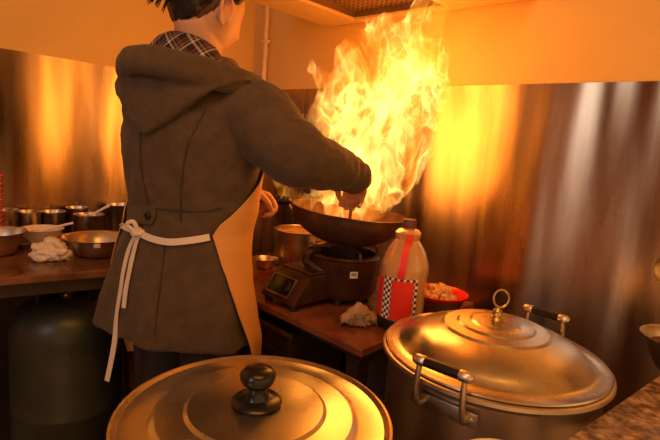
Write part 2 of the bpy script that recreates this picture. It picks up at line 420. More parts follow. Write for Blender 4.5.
obj('control_box', bm, M['stove'], t)
# slanted panel: frame, window and knob
pn = (ad*-.082+V((0, 0, .058))).normalized(); pu = (ad*.058+V((0, 0, .082))).normalized(); pcn = pb0+ax*.08+ad*.029+V((0, 0, TZ-pb0.z+.059))
pm = Matrix((ax, pu, pn)).transposed().to_4x4()
bm = nb()
for c, s in (((-.012, .030, .002), (.108, .005, .005)), ((-.012, -.030, .002), (.108, .005, .005)), ((-.064, 0, .002), (.005, .062, .005)), ((.040, 0, .002), (.005, .062, .005))):
    box(bm, pcn + pm @ V(c), s, 0, .001, pm)
obj('panel_frame', bm, M['stove_top'], t)
bm = nb(); box(bm, pcn+pm @ V((-.012, 0, .001)), (.1, .056, .003), 0, .001, pm); obj('panel', bm, M['black'], t)
bm = nb(); kn = pcn+pm @ V((.018, 0, .002)); lathe(bm, [(0, 0), (.022, 0), (.021, .010), (.015, .014), (0, .014)], kn, 24, pm); box(bm, kn+pm @ V((0, 0, .018)), (.006, .034, .012), 0, .002, pm)
obj('knob', bm, M['black'], t)
bm = nb(); box(bm, (pb0+pb1)/2+ad*.15+V((0, 0, TZ-pb0.z+.1065)), (.14, .15, .004), math.radians(-45), .002); obj('top_plate', bm, M['stove_top'], t)
# burner drum
bm = nb(); lathe(bm, [(0, .02), (.10, .02), (DR+.006, .04), (DR+.01, .145), (DR+.016, .150), (DR+.012, .155), (DR-.004, .155), (DR-.008, .10), (.05, .085), (0, .085)], wc+V((0, 0, TZ)), 48, closed=False); obj('wind_shield', bm, M['stove'], t)
bm = nb(); lathe(bm, [(0, .0855), (.045, .0855), (.045, .112), (.034, .118), (0, .116)], wc+V((0, 0, TZ)), 32); obj('burner_head', bm, M['iron'], t)
for k in range(4):
    an = math.radians(-68+90*k); d = V((math.cos(an), math.sin(an), 0))
    bm = nb(); b0 = wc+V((0, 0, TZ)); tube(bm, [b0+d*(DR+.012)+V((0, 0, .148)), b0+d*(DR+.008)+V((0, 0, .172)), b0+d*(DR-.03)+V((0, 0, .176)), b0+d*.055+V((0, 0, .172))], .0045, 8); obj('pan_support', bm, M['iron'], t)
for k in range(3):
    bm = nb(); an = math.radians(-100+120*k); d = V((math.cos(an), math.sin(an), 0)); lathe(bm, [(0, 0), (.013, 0), (.011, .024), (0, .024)], wc+d*.085+V((0, 0, TZ)), 16); obj('foot', bm, M['rubber'], t)
for p in (pb0+ax*.02+ad*.02, pb1-ax*.02+ad*.02, pb0+ax*.02+ad*.20):
    bm = nb(); lathe(bm, [(0, 0), (.012, 0), (.011, .02), (0, .02)], V((p.x, p.y, TZ)), 16); obj('foot', bm, M['rubber'], t)
# gas valve elbow on top of the box
e = aty(312, 250, 1.56)
bm = nb(); tube(bm, [pb1-ax*.03+ad*.14+V((0, 0, TZ-pb0.z+.105)), V((e.x-.012, e.y-.03, TZ+.125)), V((e.x-.005, e.y-.03, TZ+.158)), V((e.x+.02, e.y-.005, TZ+.16))], [.014, .016, .015, .010], 12); obj('valve', bm, M['iron'], t)
dl = V((math.cos(math.radians(-76)), math.sin(math.radians(-76)), 0)); dn_ = wc+dl*(DR+.0105)+V((0, 0, TZ+.108))
lm = Matrix((V((0, 0, 1)).cross(dl), V((0, 0, 1)), dl)).transposed().to_4x4()
bm = nb(); box(bm, dn_, (.024, .020, .002), 0, 0, lm); sk = obj('sticker', bm, M['paper'], t, smooth=False); sk['label'] = 'small white sticker'
bm = nb()
for k in range(3): box(bm, dn_+lm @ V((-.006+.006*k, .002, .0015)), (.003, .010, .001), 0, 0, lm)
obj('print', bm, M['black'], sk, smooth=False)

# wok
WR, WD = .186, .112
wz = .962; tilt = Matrix.Rotation(math.radians(4.2), 4, 'Y') @ Matrix.Rotation(math.radians(1.0), 4, 'X')
t = thing('wok', 'round-bottomed iron wok held over the burner, full of fire', 'wok', wc+V((0, 0, wz-WD)))
prof = [(0, -WD)] + [(WR*math.sin(a), -WD*math.cos(a)**1.05) for a in [PI/2*k/14 for k in range(1, 14)]] + [(WR, 0), (WR+.002, .003)]
inn = [(WR-.002, .004)] + [((WR-.004)*math.sin(a), -(WD-.004)*math.cos(a)**1.05) for a in [PI/2*k/14 for k in range(13, 0, -1)]] + [(0, -WD+.004)]
bm = nb(); lathe(bm, prof+inn, wc+V((0, 0, wz)), 64, tilt); obj('pan', bm, M['iron'], t)
hd_ = V((-1, -.16, .05)).normalized(); hb = wc+V((0, 0, wz+.010))+hd_*(WR-.004)
bm = nb(); tube(bm, [hb-V((0, 0, .03))+hd_*-.006, hb+hd_*.012-V((0, 0, .008)), hb+hd_*.02, hb+hd_*.034], [.011, .009, .008, .008], 12); obj('socket', bm, M['steel_dull'], t)
bm = nb(); tube(bm, [hb+hd_*.015, hb+hd_*.05, hb+hd_*.10, hb+hd_*.15], [.013, .0145, .0145, .012], 16, sub=8, mod=lambda q: 1+.10*math.cos(q*PI*14)); hg = obj('handle', bm, M['black'], t)
HANDLE = hb+hd_*.086

# ladle in her right hand
l0, l1 = V((.064, 1.44, 1.085)), V((.062, 1.555, .905))
t = thing('ladle', 'iron cooking ladle dipped into the wok by her right hand', 'ladle', l1)
bm = nb(); tube(bm, [l0, (l0+l1)/2+V((0, .004, 0)), l1], .0055, 10); obj('shaft', bm, M['steel_dull'], t)
bm = nb(); a_ = [(0, -.022)]+[(.042*math.sin(x), -.022*math.cos(x)) for x in [PI/2*k/8 for k in range(1, 9)]]
lathe(bm, shell(a_, .002), l1+V((0, .035, .012)), 28); obj('bowl', bm, M['steel_dull'], t)

# ------------------------------------------------------------------ the fire
def fire_material():
    m = bpy.data.materials.new('fire'); m.use_nodes = True; n, l = m.node_tree.nodes, m.node_tree.links; n.clear()
    o = n.new('ShaderNodeOutputMaterial'); tc = n.new('ShaderNodeTexCoord')
    def N(kind, **kw):
        q = n.new(kind)
        for k, v in kw.items():
            if k in q.inputs: q.inputs[k].default_value = v
            else: setattr(q, k, v)
        return q
    def math_(op, a, b=None, c=None):
        q = n.new('ShaderNodeMath'); q.operation = op
        for i, x in enumerate((a, b, c)):
            if x is None: continue
            if isinstance(x, (int, float)): q.inputs[i].default_value = x
            else: l.new(x, q.inputs[i])
        return q.outputs[0]
    mp = n.new('ShaderNodeMapping'); mp.inputs['Scale'].default_value = (1, 1, .55); l.new(tc.outputs['Object'], mp.inputs['Vector'])
    w1 = n.new('ShaderNodeTexNoise'); w1.inputs['Scale'].default_value = 7; w1.inputs['Detail'].default_value = 2; l.new(mp.outputs[0], w1.inputs['Vector'])
    sub = n.new('ShaderNodeVectorMath'); sub.operation = 'SUBTRACT'; l.new(w1.outputs['Color'], sub.inputs[0]); sub.inputs[1].default_value = (.5, .5, .5)
    sc = n.new('ShaderNodeVectorMath'); sc.operation = 'SCALE'; sc.inputs['Scale'].default_value = .20; l.new(sub.outputs[0], sc.inputs[0])
    ad_ = n.new('ShaderNodeVectorMath'); ad_.operation = 'ADD'; l.new(mp.outputs[0], ad_.inputs[0]); l.new(sc.outputs[0], ad_.inputs[1])
    n1 = n.new('ShaderNodeTexNoise'); n1.inputs['Scale'].default_value = 8; n1.inputs['Detail'].default_value = 2.5; l.new(ad_.outputs[0], n1.inputs['Vector'])
    n2 = n.new('ShaderNodeTexNoise'); n2.inputs['Scale'].default_value = 17; n2.inputs['Detail'].default_value = 2; l.new(ad_.outputs[0], n2.inputs['Vector'])
    n3 = n.new('ShaderNodeTexNoise'); n3.inputs['Scale'].default_value = 4.5; n3.inputs['Detail'].default_value = 2; l.new(ad_.outputs[0], n3.inputs['Vector'])
    def ridge(x, wdt):
        a = math_('ABSOLUTE', math_('SUBTRACT', x, .5)); return math_('MAXIMUM', math_('SUBTRACT', 1.0, math_('DIVIDE', a, wdt)), 0.0)
    r1 = math_('POWER', ridge(n1.outputs['Fac'], .030), 1.5); r2 = math_('POWER', ridge(n2.outputs['Fac'], .036), 1.5)
    body = n.new('ShaderNodeMapRange'); body.inputs['From Min'].default_value = .33; body.inputs['From Max'].default_value = .62; l.new(n3.outputs['Fac'], body.inputs['Value'])
    # hotter towards the wok
    sx = n.new('ShaderNodeSeparateXYZ'); l.new(tc.outputs['Object'], sx.inputs[0])
    hz = n.new('ShaderNodeMapRange'); hz.inputs['From Min'].default_value = .0; hz.inputs['From Max'].default_value = .62; hz.inputs['To Min'].default_value = 1.0; hz.inputs['To Max'].default_value = 1.3; l.new(sx.outputs['Z'], hz.inputs['Value'])
    fil = math_('ADD', math_('MULTIPLY', r1, 1.0), math_('MULTIPLY', r2, .7))
    bod = math_('MULTIPLY', body.outputs[0], math_('ADD', .12, math_('MULTIPLY', fil, 2.4)))
    tot = math_('MULTIPLY', math_('ADD', bod, math_('MULTIPLY', body.outputs[0], .10)), hz.outputs[0])
    ramp = n.new('ShaderNodeValToRGB'); e = ramp.color_ramp.elements
    e[0].position = 0; e[0].color = (1, .20, .006, 1); e[1].position = 1; e[1].color = (1, .58, .15, 1)
    q = e.new(.35); q.color = (1, .34, .02, 1); q = e.new(.7); q.color = (1, .45, .06, 1)
    l.new(tot, ramp.inputs[0])
    em = n.new('ShaderNodeEmission'); l.new(ramp.outputs[0], em.inputs['Color'])
    l.new(math_('MULTIPLY', tot, FIRE_POWER), em.inputs['Strength'])
    ab = n.new('ShaderNodeVolumeAbsorption'); ab.inputs['Color'].default_value = (.9, .4, .05, 1); l.new(math_('MULTIPLY', tot, 7.0), ab.inputs['Density'])
    ads = n.new('ShaderNodeAddShader'); l.new(em.outputs[0], ads.inputs[0]); l.new(ab.outputs[0], ads.inputs[1])
    l.new(ads.outputs[0], o.inputs['Volume'])
    m.cycles.volume_step_rate = .12
    return m
FIRE_POWER = 21.0
tongues = [
    [(362, 207, 24), (380, 165, 36), (396, 115, 40), (412, 65, 34), (426, 30, 24), (433, 8, 17), (436, -4, 6)],
    [(345, 205, 22), (348, 160, 34), (358, 110, 34), (370, 70, 28), (378, 42, 17), (372, 26, 8), (360, 17, 2)],
    [(325, 200, 14), (322, 165, 17), (318, 138, 15), (328, 105, 15), (343, 80, 14), (345, 55, 10), (350, 34, 7), (345, 22, 1.5)],
    [(350, 120, 26), (348, 85, 22), (352, 58, 18), (366, 40, 13), (384, 24, 9), (396, 12, 2)],
    [(400, 70, 24), (398, 45, 16), (410, 28, 11), (420, 14, 7), (424, 4, 2)],
    [(330, 98, 8), (320, 78, 6), (312, 70, 5), (306, 66, 3), (312, 58, 1.5)],
    [(312, 205, 9), (296, 198, 8), (286, 190, 9), (280, 180, 6), (276, 172, 1.5)],
    [(415, 120, 26), (432, 92, 16), (440, 66, 10), (441, 42, 7), (436, 30, 1.5)],
    [(392, 200, 12), (402, 170, 20), (420, 140, 20), (436, 120, 10), (444, 104, 1.5)],
    [(385, 60, 18), (396, 38, 10), (404, 22, 6), (402, 12, 1.5)],
    [(320, 140, 8), (308, 122, 6), (304, 112, 1.5)],
    [(405, 40, 9), (414, 22, 5), (418, 10, 1.5)],
    [(325, 206, 10), (345, 208, 12), (365, 210, 12), (385, 211, 9)],
]
bm = nb()
for i, tg in enumerate(tongues):
    yy = 1.60 + (.035 if i in (1, 9) else -.03 if i in (7, 11) else 0)
    yy = 1.575 if i in (6, 12) else yy
    tube(bm, [aty(a, b, yy) for a, b, r in tg], [r/F*yy for a, b, r in tg], 14, sub=6, cap=False, mod=lambda q, i=i: 1+.13*math.sin(q*17+i*2.1))
fl = fuse(bm, .007, 3)
for v in fl.vertices:
    k = noise.noise_vector(V((v.co.x*14, v.co.y*14, v.co.z*8)))*.014 + noise.noise_vector(v.co*34)*.006; v.co += k
fb = wc+V((0, 0, .90))
fire = obj('flame', fl, fire_material(), loc=fb); tag(fire, 'tall roaring yellow flame leaping out of the wok', 'fire')

# ------------------------------------------------------------------ the cook
FZ = math.radians(62); BF = V((math.cos(FZ), math.sin(FZ), 0)); BR = V((BF.y, -BF.x, 0))
RINGS = [  # z, half width, half depth, centre x, centre y
    (.625, .262, .160, -.424, 1.33), (.65, .259, .158, -.424, 1.33), (.72, .242, .150, -.420, 1.33), (.79, .220, .142, -.414, 1.332),
    (.85, .205, .134, -.406, 1.333), (.92, .190, .126, -.393, 1.335), (.97, .193, .130, -.386, 1.337), (1.06, .208, .138, -.391, 1.34),
    (1.15, .216, .150, -.391, 1.342), (1.22, .212, .148, -.382, 1.342), (1.27, .192, .128, -.376, 1.342), (1.305, .160, .105, -.368, 1.342), (1.335, .115, .085, -.362, 1.344), (1.37, .072, .070, -.357, 1.346)]
def ring(z):
    z = min(max(z, RINGS[0][0]), RINGS[-1][0])
    for a, b in zip(RINGS[:-1], RINGS[1:]):
        if a[0] <= z <= b[0]:
            t = (z-a[0])/(b[0]-a[0]); return [a[i]*(1-t)+b[i]*t for i in range(5)]
def surf(phi, z, off=0):
    _, a, b, x, y = ring(z); s, c = math.sin(phi), math.cos(phi)
    return V((x, y, z)) + BR*((a+off)*s) + BF*((b+off)*c)
cook = thing('person', 'woman in a brown hooded wool coat and orange-lit apron tossing the flaming wok', 'person', (-.385, 1.335, 0))
# skeleton of the body: one continuous skin
HC = aty(208, 7, 1.335); hyaw = math.radians(50); hp = math.radians(-20)
HF = V((math.cos(hyaw)*math.cos(hp), math.sin(hyaw)*math.cos(hp), math.sin(hp))); HR = V((math.sin(hyaw), -math.cos(hyaw), 0)); HU = HR.cross(HF)
HM = Matrix((HR, HF, HU)).transposed().to_4x4()
def headpt(d, off=0):
    x, y, z = d
    p = V((.079*x, .100*y, .120*z))
    if z < 0:
        k = -z; p.x *= 1-.28*k*k; p.y = p.y*(1-.10*k)+.018*k
        if y < 0: p.y *= 1-.40*k
    p.y += .021*math.exp(-((x/.15)**2+((z+.16)/.17)**2))*(1 if y > 0 else 0)
    for s in (-1, 1): p.y -= .009*math.exp(-(((x-s*.40)/.2)**2+((z-.06)/.13)**2))*(1 if y > 0 else 0)
    if y > 0: p.y += .006*math.exp(-((x/.30)**2+((z+.52)/.07)**2)) + .006*math.exp(-((x/.34)**2+((z+.68)/.06)**2)) - .005*math.exp(-((x/.3)**2+((z+.60)/.03)**2))
    return p + p.normalized()*off
bm = nb()
q = bmesh.ops.create_uvsphere(bm, u_segments=48, v_segments=40, radius=1)
for v in q['verts']: v.co = HC + HM.to_3x3() @ headpt(v.co.normalized())
for s in (-1, 1):   # ears
    ec = V((s*.078, -.004, -.022))
    tp_ = [(0, .020, -.022), (0, .022, .008), (0, .014, .028), (0, -.004, .032), (0, -.018, .018), (0, -.016, -.006), (0, -.004, -.026), (0, .010, -.036)]
    tube(bm, [HC + HM.to_3x3() @ (ec+V((s*(.006+.010*(i in (3, 4, 5))), p[1], p[2]))) for i, p in enumerate(tp_)], .0055, 8)
    ball(bm, HC + HM.to_3x3() @ (ec+V((s*.003, .003, -.006))), .02, (.35, .8, 1.25), HM, 14)
nk0, nk1 = V((-.362, 1.342, 1.30)), HC + HM.to_3x3() @ V((0, -.018, -.055))
tube(bm, [nk0-V((0, 0, .10)), nk0, nk0*.5+nk1*.5, nk1], [.075, .066, .056, .055], 18)
# torso
tube(bm, [V((-.39, 1.335, .80)), V((-.385, 1.335, .95)), V((-.385, 1.34, 1.08)), V((-.38, 1.342, 1.20)), V((-.37, 1.342, 1.27))], [.115, .10, .115, .12, .09], 20)
SHR, SHL = V((-.235, 1.268, 1.235)), V((-.525, 1.42, 1.235))
tube(bm, [SHL, V((-.38, 1.342, 1.26)), SHR], [.055, .07, .055], 14)
armR = [aty(255, 116, 1.255), aty(276, 138, 1.225), aty(300, 156, 1.21), aty(328, 166, 1.28), aty(346, 172, 1.355), aty(356, 178, 1.39)]
WRR = armR[-1]
tube(bm, [SHR, armR[1], armR[2], armR[3], WRR], [.05, .045, .04, .036, .026], 14)
ELL, WRL = V((-.50, 1.52, 1.02)), HANDLE+V((-.070, -.060, .026))
tube(bm, [SHL, (SHL+ELL)/2, ELL, (ELL+WRL)/2, WRL], [.05, .045, .04, .036, .026], 14)
def hand(bm, wrist, d, n, thumb_side, curls, L=.085, th_curl=.6):
    """palm along d, palm faces n, thumb on thumb_side; fingers curl towards n"""
    d = V(d).normalized(); n = V(n); n = (n-d*n.dot(d)).normalized(); s = V(thumb_side); s = (s-d*s.dot(d)-n*s.dot(n)).normalized()
    ks = []
    for i, (off, ln, kk) in enumerate(((.026, .95, 1.0), (.008, 1.0, 1.04), (-.010, .98, 1.0), (-.027, .90, .80))):
        k = wrist + d*(L*ln) + s*off; ks.append(k)
        tube(bm, [wrist+s*off*.6, wrist.lerp(k, .5)+n*-.002, k], [.013, .013, .0105], 10)
        p = k; a = 0; pts = [k]; 
        for c, l in zip(curls, (.042*kk, .027*kk, .021*kk)):
            a += c; p = p + (d*math.cos(a)+n*math.sin(a))*l; pts.append(p)
        tube(bm, pts, [.0100, .0088, .0082, .0068], 10, sub=3)
    ball(bm, wrist+d*.045+n*.004, .034, (1, .9, .42), Matrix((s, d, n)).transposed().to_4x4(), 14)
    t0 = wrist+d*.020+s*.022; t1 = t0+d*.030+s*.022+n*.010; t2 = t1+d*.026+s*.002+n*.020*th_curl*1.6; t3 = t2+d*.016-s*.012+n*.014
    tube(bm, [t0, t1, t2, t3], [.0150, .0118, .0100, .0080], 10, sub=3)
    return ks
hand(bm, WRR+V((0, 0, -.002)), V((.05, .75, -.35)), V((-.25, -.25, -.85)), V((-.9, .2, .2)), (.75, 1.15, .85))
hand(bm, WRL, V((.80, .45, -.18)), V((.05, -.25, -1)), V((.5, -.8, .1)), (.80, 1.15, .85))
# legs and feet
for s in (-1, 1):
    hip = V((-.39, 1.335, .84))+BR*.085*s; kn_ = hip+BR*.012*s+BF*.015+V((0, 0, -.39)); an_ = kn_+BF*-.02+V((0, 0, -.37))
    an_.z = .085
    tube(bm, [hip, hip.lerp(kn_, .5), kn_, kn_.lerp(an_, .45), an_], [.085, .075, .055, .052, .036], 16)
    tube(bm, [an_, an_+V((0, 0, -.045))+BF*.03, an_+V((0, 0, -.055))+BF*.13], [.036, .034, .026], 12)
    bms = nb(); a0 = V((an_.x, an_.y, 0))
    tube(bms, [a0-BF*.045+V((0, 0, .045)), a0+BF*.04+V((0, 0, .045)), a0+BF*.12+V((0, 0, .040)), a0+BF*.175+V((0, 0, .032))], [.043, .046, .045, .030], 16)
    tube(bms, [a0+V((0, 0, .05)), a0+V((0, 0, .12))], [.047, .044], 16)
    for v in bms.verts: v.co.z = max(v.co.z, .0)
    obj('shoe', bms, M['shoe'], cook)
    bms = nb(); tube(bms, [hip, hip.lerp(kn_, .5)+BF*.004, kn_, kn_.lerp(an_, .5), an_+V((0, 0, .03))], [.098, .096, .082, .075, .068], 22, cap=False, mod=lambda q: 1+.012*math.sin(q*40))
    if s == -1: tr = bms
    else:
        m2 = bpy.data.meshes.new('t'); bms.to_mesh(m2); bms.free(); tr.from_mesh(m2); bpy.data.meshes.remove(m2)
        tube(tr, [V((-.395, 1.333, .78)), V((-.395, 1.333, .86))], [.12, .10], 22, flat=1)
        obj('trousers', fuse(tr, .009, 3), M['trouser'], cook)
body = obj('body', fuse(bm, .0042, 3), M['skin'], cook)
# eyes
for s in (-1, 1):
    bm = nb(); ball(bm, HC + HM.to_3x3() @ V((s*.030, .074, .006)), .0125); e_ = obj('eye', bm, M['eye'], cook)
    bm = nb(); ball(bm, HC + HM.to_3x3() @ V((s*.030, .0845, .004)), .0055, (1, .5, 1), HM, 12); obj('iris', bm, M['hair'], e_)
# hair: thick on the crown, short over the nape
def hairmesh(thick, cut):
    bm = nb(); q = bmesh.ops.create_uvsphere(bm, u_segments=72, v_segments=56, radius=1)
    for v in q['verts']:
        d = v.co.normalized(); k = min(max((d.z-cut(d))/.22, 0), 1); k = k*k*(3-2*k)
        nz = .0035*noise.noise(V((d.x*9, d.y*9, d.z*3)))+.002*noise.noise(V((math.atan2(d.x, d.y)*14, d.z*3, 0)))
        v.co = HC + HM.to_3x3() @ headpt(d, -.012+(thick+.012)*k+nz*k)
    return bm
def cut_top(d):
    if d.y > .62: return .45
    if d.y > .30: return .0+(d.y-.30)*1.4
    if d.y > -.05: return .12-(d.y+.05)*.34
    if d.y > -.5: return .12-(-.05-d.y)*1.1
    return -.375-min(1, (-.5-d.y)*2.5)*.52
def cut_low(d):
    if d.y > .30: return 2
    if d.y > -.05: return -.10+(d.y+.05)*1.6
    return -.22-(-.05-d.y)*.85
obj('nape_hair', hairmesh(.0035, cut_low), M['stubble'], cook)
hr = obj('hair', hairmesh(.018, cut_top), M['hair'], cook)
bm = nb(); b0 = HC + HM.to_3x3() @ V((-.005, -.100, .055))
tube(bm, [b0+HF*.02, b0, b0-HF*.03+V((0, 0, -.002))], [.022, .026, .016], 14)
tips = [(151, 3), (155, -4), (153, -1), (150, 0), (157, 4), (160, 1), (156, 6), (163, 8), (166, 11), (152, -6)]
for i in range(26):
    tx, ty = tips[i % len(tips)]; e_ = aty(tx+random.uniform(-3, 3), ty+random.uniform(-3, 3), 1.25+random.uniform(-.02, .02)); s_ = b0+V((random.uniform(-.012, .012), random.uniform(-.012, .012), random.uniform(-.014, .014)))
    tube(bm, [s_, s_.lerp(e_, .5)+V((0, 0, random.uniform(.0, .012))), e_], [.006, .004, .0012], 6)
obj('ponytail', bm, M['hair'], hr)

# coat
bm = nb()
zs = [RINGS[0][0]+(RINGS[-1][0]-RINGS[0][0])*k/44 for k in range(45)]
def foldk(phi, z): k = max(0, min(1, (.88-z)/.25)); return .007*k*math.sin(phi*7+.6)+.004*k*math.sin(phi*13+2) + .003*noise.noise(V((phi*3, z*14, 2)))
rows = [[bm.verts.new(surf(2*PI*j/72, z, foldk(2*PI*j/72, z))) for j in range(72)] for z in zs]
for a_, b_ in zip(rows[:-1], rows[1:]):
    for j in range(72): bm.faces.new((a_[j], a_[(j+1) % 72], b_[(j+1) % 72], b_[j]))
bm.faces.new(rows[-1])
c1_ = [bm.verts.new(surf(2*PI*j/72, zs[0], -.014)) for j in range(72)]; c2_ = [bm.verts.new(surf(2*PI*j/72, zs[0]+.09, -.022)) for j in range(72)]
for a_, b_ in ((c1_, rows[0]), (c2_, c1_)):
    for j in range(72): bm.faces.new((a_[j], a_[(j+1) % 72], b_[(j+1) % 72], b_[j]))
bm.faces.new(c2_[::-1])
def wr(q): return 1+.085*math.sin(q*52)*max(0, (q-.5)/.5)+.05*math.sin(q*27+1)*max(0, 1-abs(q-.48)/.25)
tube(bm, [V((-.31, 1.305, 1.235))] + armR, [.092, .092, .088, .078, .065, .052, .047], 24, sub=7, mod=wr)
tube(bm, [V((-.46, 1.385, 1.235)), SHL, (SHL+ELL)/2, ELL, ELL.lerp(WRL, .5), WRL-(WRL-ELL).normalized()*.02], [.09, .086, .076, .07, .06, .05], 22, sub=7, mod=wr)
coat_me = fuse(bm, .006, 4)
nrm_ = [v.normal.copy() for v in coat_me.vertices]
for v, vn in zip(coat_me.vertices, nrm_):
    v.co += vn*(.0022*noise.noise(v.co*26)+.0018*noise.noise(v.co*55))
bvh = bvh_of(coat_me)
coat = obj('coat', coat_me, M['coat'], cook)
# hood folded down on the back
bm = nb()
arc = []
for k in range(13):
    ph = math.radians(52+256*k/12)        # right front, round the back, left front
    c = .5-.5*math.cos(2*PI*k/12)
    arc.append(V((-.372, 1.338, 0))+BR*(.180*math.sin(ph))+BF*((.138+.03*c)*math.cos(ph)-.018)+V((0, 0, 1.285+.045*c+.006*math.sin(ph*2))))
tube(bm, arc, [.026]+[.036]*11+[.026], 18, sub=4, up=(0, 0, 1), flat=.62)
rw = []
for k in range(17):                      # the pointed sack hanging down the back
    x = -1+2*k/16; top = V((-.372, 1.338, 1.30))+BR*(.172*math.sin(PI+x*1.35))*-1*-1+BF*(.162*math.cos(PI+x*1.35)-.012)
    drop = .135*(1-abs(x)**1.25)+.012
    row = []
    for j in range(9):
        q_ = j/8; ph = PI+x*1.35*(1-.35*q_); z = 1.305-drop*q_
        out = .016+.012*math.sin(PI*q_)
        row.append((surf(ph, max(z, 1.0) if z < 1.22 else 1.22, out)*1.0, z))
    rw.append([V((p.x, p.y, z)) for p, z in row])
va = [[bm.verts.new(p) for p in r] for r in rw]
cen = V((-.372, 1.338, 0))
vb = [[bm.verts.new(p+(V((cen.x, cen.y, p.z))-p).normalized()*.034) for p in r] for r in rw]
for a_, sgn in ((va, 1), (vb, -1)):
    for r0, r1 in zip(a_[:-1], a_[1:]):
        for j in range(8):
            f = (r0[j], r0[j+1], r1[j+1], r1[j]); bm.faces.new(f if sgn > 0 else f[::-1])
for r0, r1, s0_, s1_ in zip(va[:-1], va[1:], vb[:-1], vb[1:]):
    bm.faces.new((r0[0], r1[0], s1_[0], s0_[0])); bm.faces.new((r0[8], s0_[8], s1_[8], r1[8]))
for e_ in (0, 16):
    for j in range(8):
        f = (va[e_][j], vb[e_][j], vb[e_][j+1], va[e_][j+1]); bm.faces.new(f)
hood_me = fuse(bm, .0055, 4)
nrm_ = [v.normal.copy() for v in hood_me.vertices]
for v, vn in zip(hood_me.vertices, nrm_): v.co += vn*(.0022*noise.noise(v.co*24)+.0015*noise.noise(v.co*60))
hood = obj('hood', hood_me, M['coat'], coat)
bm = nb(); lr = []
for k in range(33):
    ph = math.radians(118+190*k/32); sw = math.sin(PI*min(1, max(0, (k/32)**.8)))
    base = V((-.370, 1.338, 0))+BR*(.165*math.sin(ph))+BF*(.140*math.cos(ph)-.014)+V((0, 0, 1.325)); topp = V((-.362, 1.340, 0))+BR*(.105*math.sin(ph))+BF*(.098*math.cos(ph)-.006)+V((0, 0, 1.36+.055*sw**.6))
    mid = base.lerp(topp, .5)+V((0, 0, .016)); lr.append([base, base.lerp(mid, .5)+V((0, 0, .006)), mid, mid.lerp(topp, .5)+V((0, 0, .005)), topp, topp-V((0, 0, .05))])
vv = [[bm.verts.new(p) for p in r] for r in lr]
for r0, r1 in zip(vv[:-1], vv[1:]):
    for j in range(5): bm.faces.new((r0[j], r0[j+1], r1[j+1], r1[j]))
bmesh.ops.solidify(bm, geom=list(bm.faces), thickness=.005)
ln = obj('lining', bm, M['plaid'], hood); ln['label'] = 'dark plaid hood lining'
hbvh = BVHTree.FromPolygons([v.co+world_of(hood) for v in hood.data.vertices], [list(p.vertices) for p in hood.data.polygons])
# seams, half belt with button
def seam(pts, name='seam', w=.0035):
    hs = [hit(bvh, *p, lift=.0012) for p in pts]; hs = [h for h in hs if h]
    if len(hs) < 2: return
    p, n = smooth_path([h[0] for h in hs], [h[1] for h in hs], 4); bm = nb(); ribbon(bm, p, n, w, .003); obj(name, bm, M['seam'], coat)
seam([(141, 130), (141, 150), (142, 170), (146, 190), (149, 204)])
seam([(206, 110), (196, 128), (188, 145), (184, 165), (182, 185), (181, 205), (181, 222)])
seam([(165, 244), (163, 265), (160, 290), (157, 312), (155, 334)])
seam([(128, 206), (142, 206), (160, 209), (185, 211), (206, 211), (222, 208)], 'waist_seam')
hs = [hit(bvh, x, y, .005) for x, y in ((122, 213), (124, 213), (126, 213), (130, 213), (138, 214), (146, 215), (153, 215), (157, 216))]; hs = [h for h in hs if h]
p, n = smooth_path([h[0] for h in hs], [h[1] for h in hs], 4)
bm = nb(); ribbon(bm, p, n, [.046]*(len(p)-5)+[.045, .043, .038, .030, .016], .007); hbelt = obj('half_belt', bm, M['coat'], coat)
h_ = hit(bvh, 151, 215, .010); bm = nb(); lathe(bm, [(0, 0), (.010, 0), (.010, .003), (.007, .005), (0, .004)], h_[0], 20, frame_z(h_[1])); obj('button', bm, M['black'], hbelt)
# apron: front sheet wrapping to both sides
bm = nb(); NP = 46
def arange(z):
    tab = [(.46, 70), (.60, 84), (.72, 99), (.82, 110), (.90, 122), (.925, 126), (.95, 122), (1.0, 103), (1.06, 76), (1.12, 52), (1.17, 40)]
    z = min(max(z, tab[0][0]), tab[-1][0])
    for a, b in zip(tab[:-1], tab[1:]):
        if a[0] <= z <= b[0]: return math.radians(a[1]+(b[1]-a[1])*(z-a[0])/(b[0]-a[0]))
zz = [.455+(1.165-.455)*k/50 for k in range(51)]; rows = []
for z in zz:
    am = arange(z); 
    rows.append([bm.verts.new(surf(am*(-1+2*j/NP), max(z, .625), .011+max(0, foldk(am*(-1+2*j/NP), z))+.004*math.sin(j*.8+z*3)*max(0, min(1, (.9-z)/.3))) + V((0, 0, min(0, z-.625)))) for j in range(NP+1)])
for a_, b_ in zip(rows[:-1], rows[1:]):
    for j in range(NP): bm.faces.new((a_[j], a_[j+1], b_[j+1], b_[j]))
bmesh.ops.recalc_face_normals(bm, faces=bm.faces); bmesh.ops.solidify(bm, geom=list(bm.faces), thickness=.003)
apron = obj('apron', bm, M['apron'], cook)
am = bpy.data.meshes.new('x'); 
abv = BVHTree.FromPolygons([v.co+world_of(apron) for v in apron.data.vertices], [list(p.vertices) for p in apron.data.polygons])
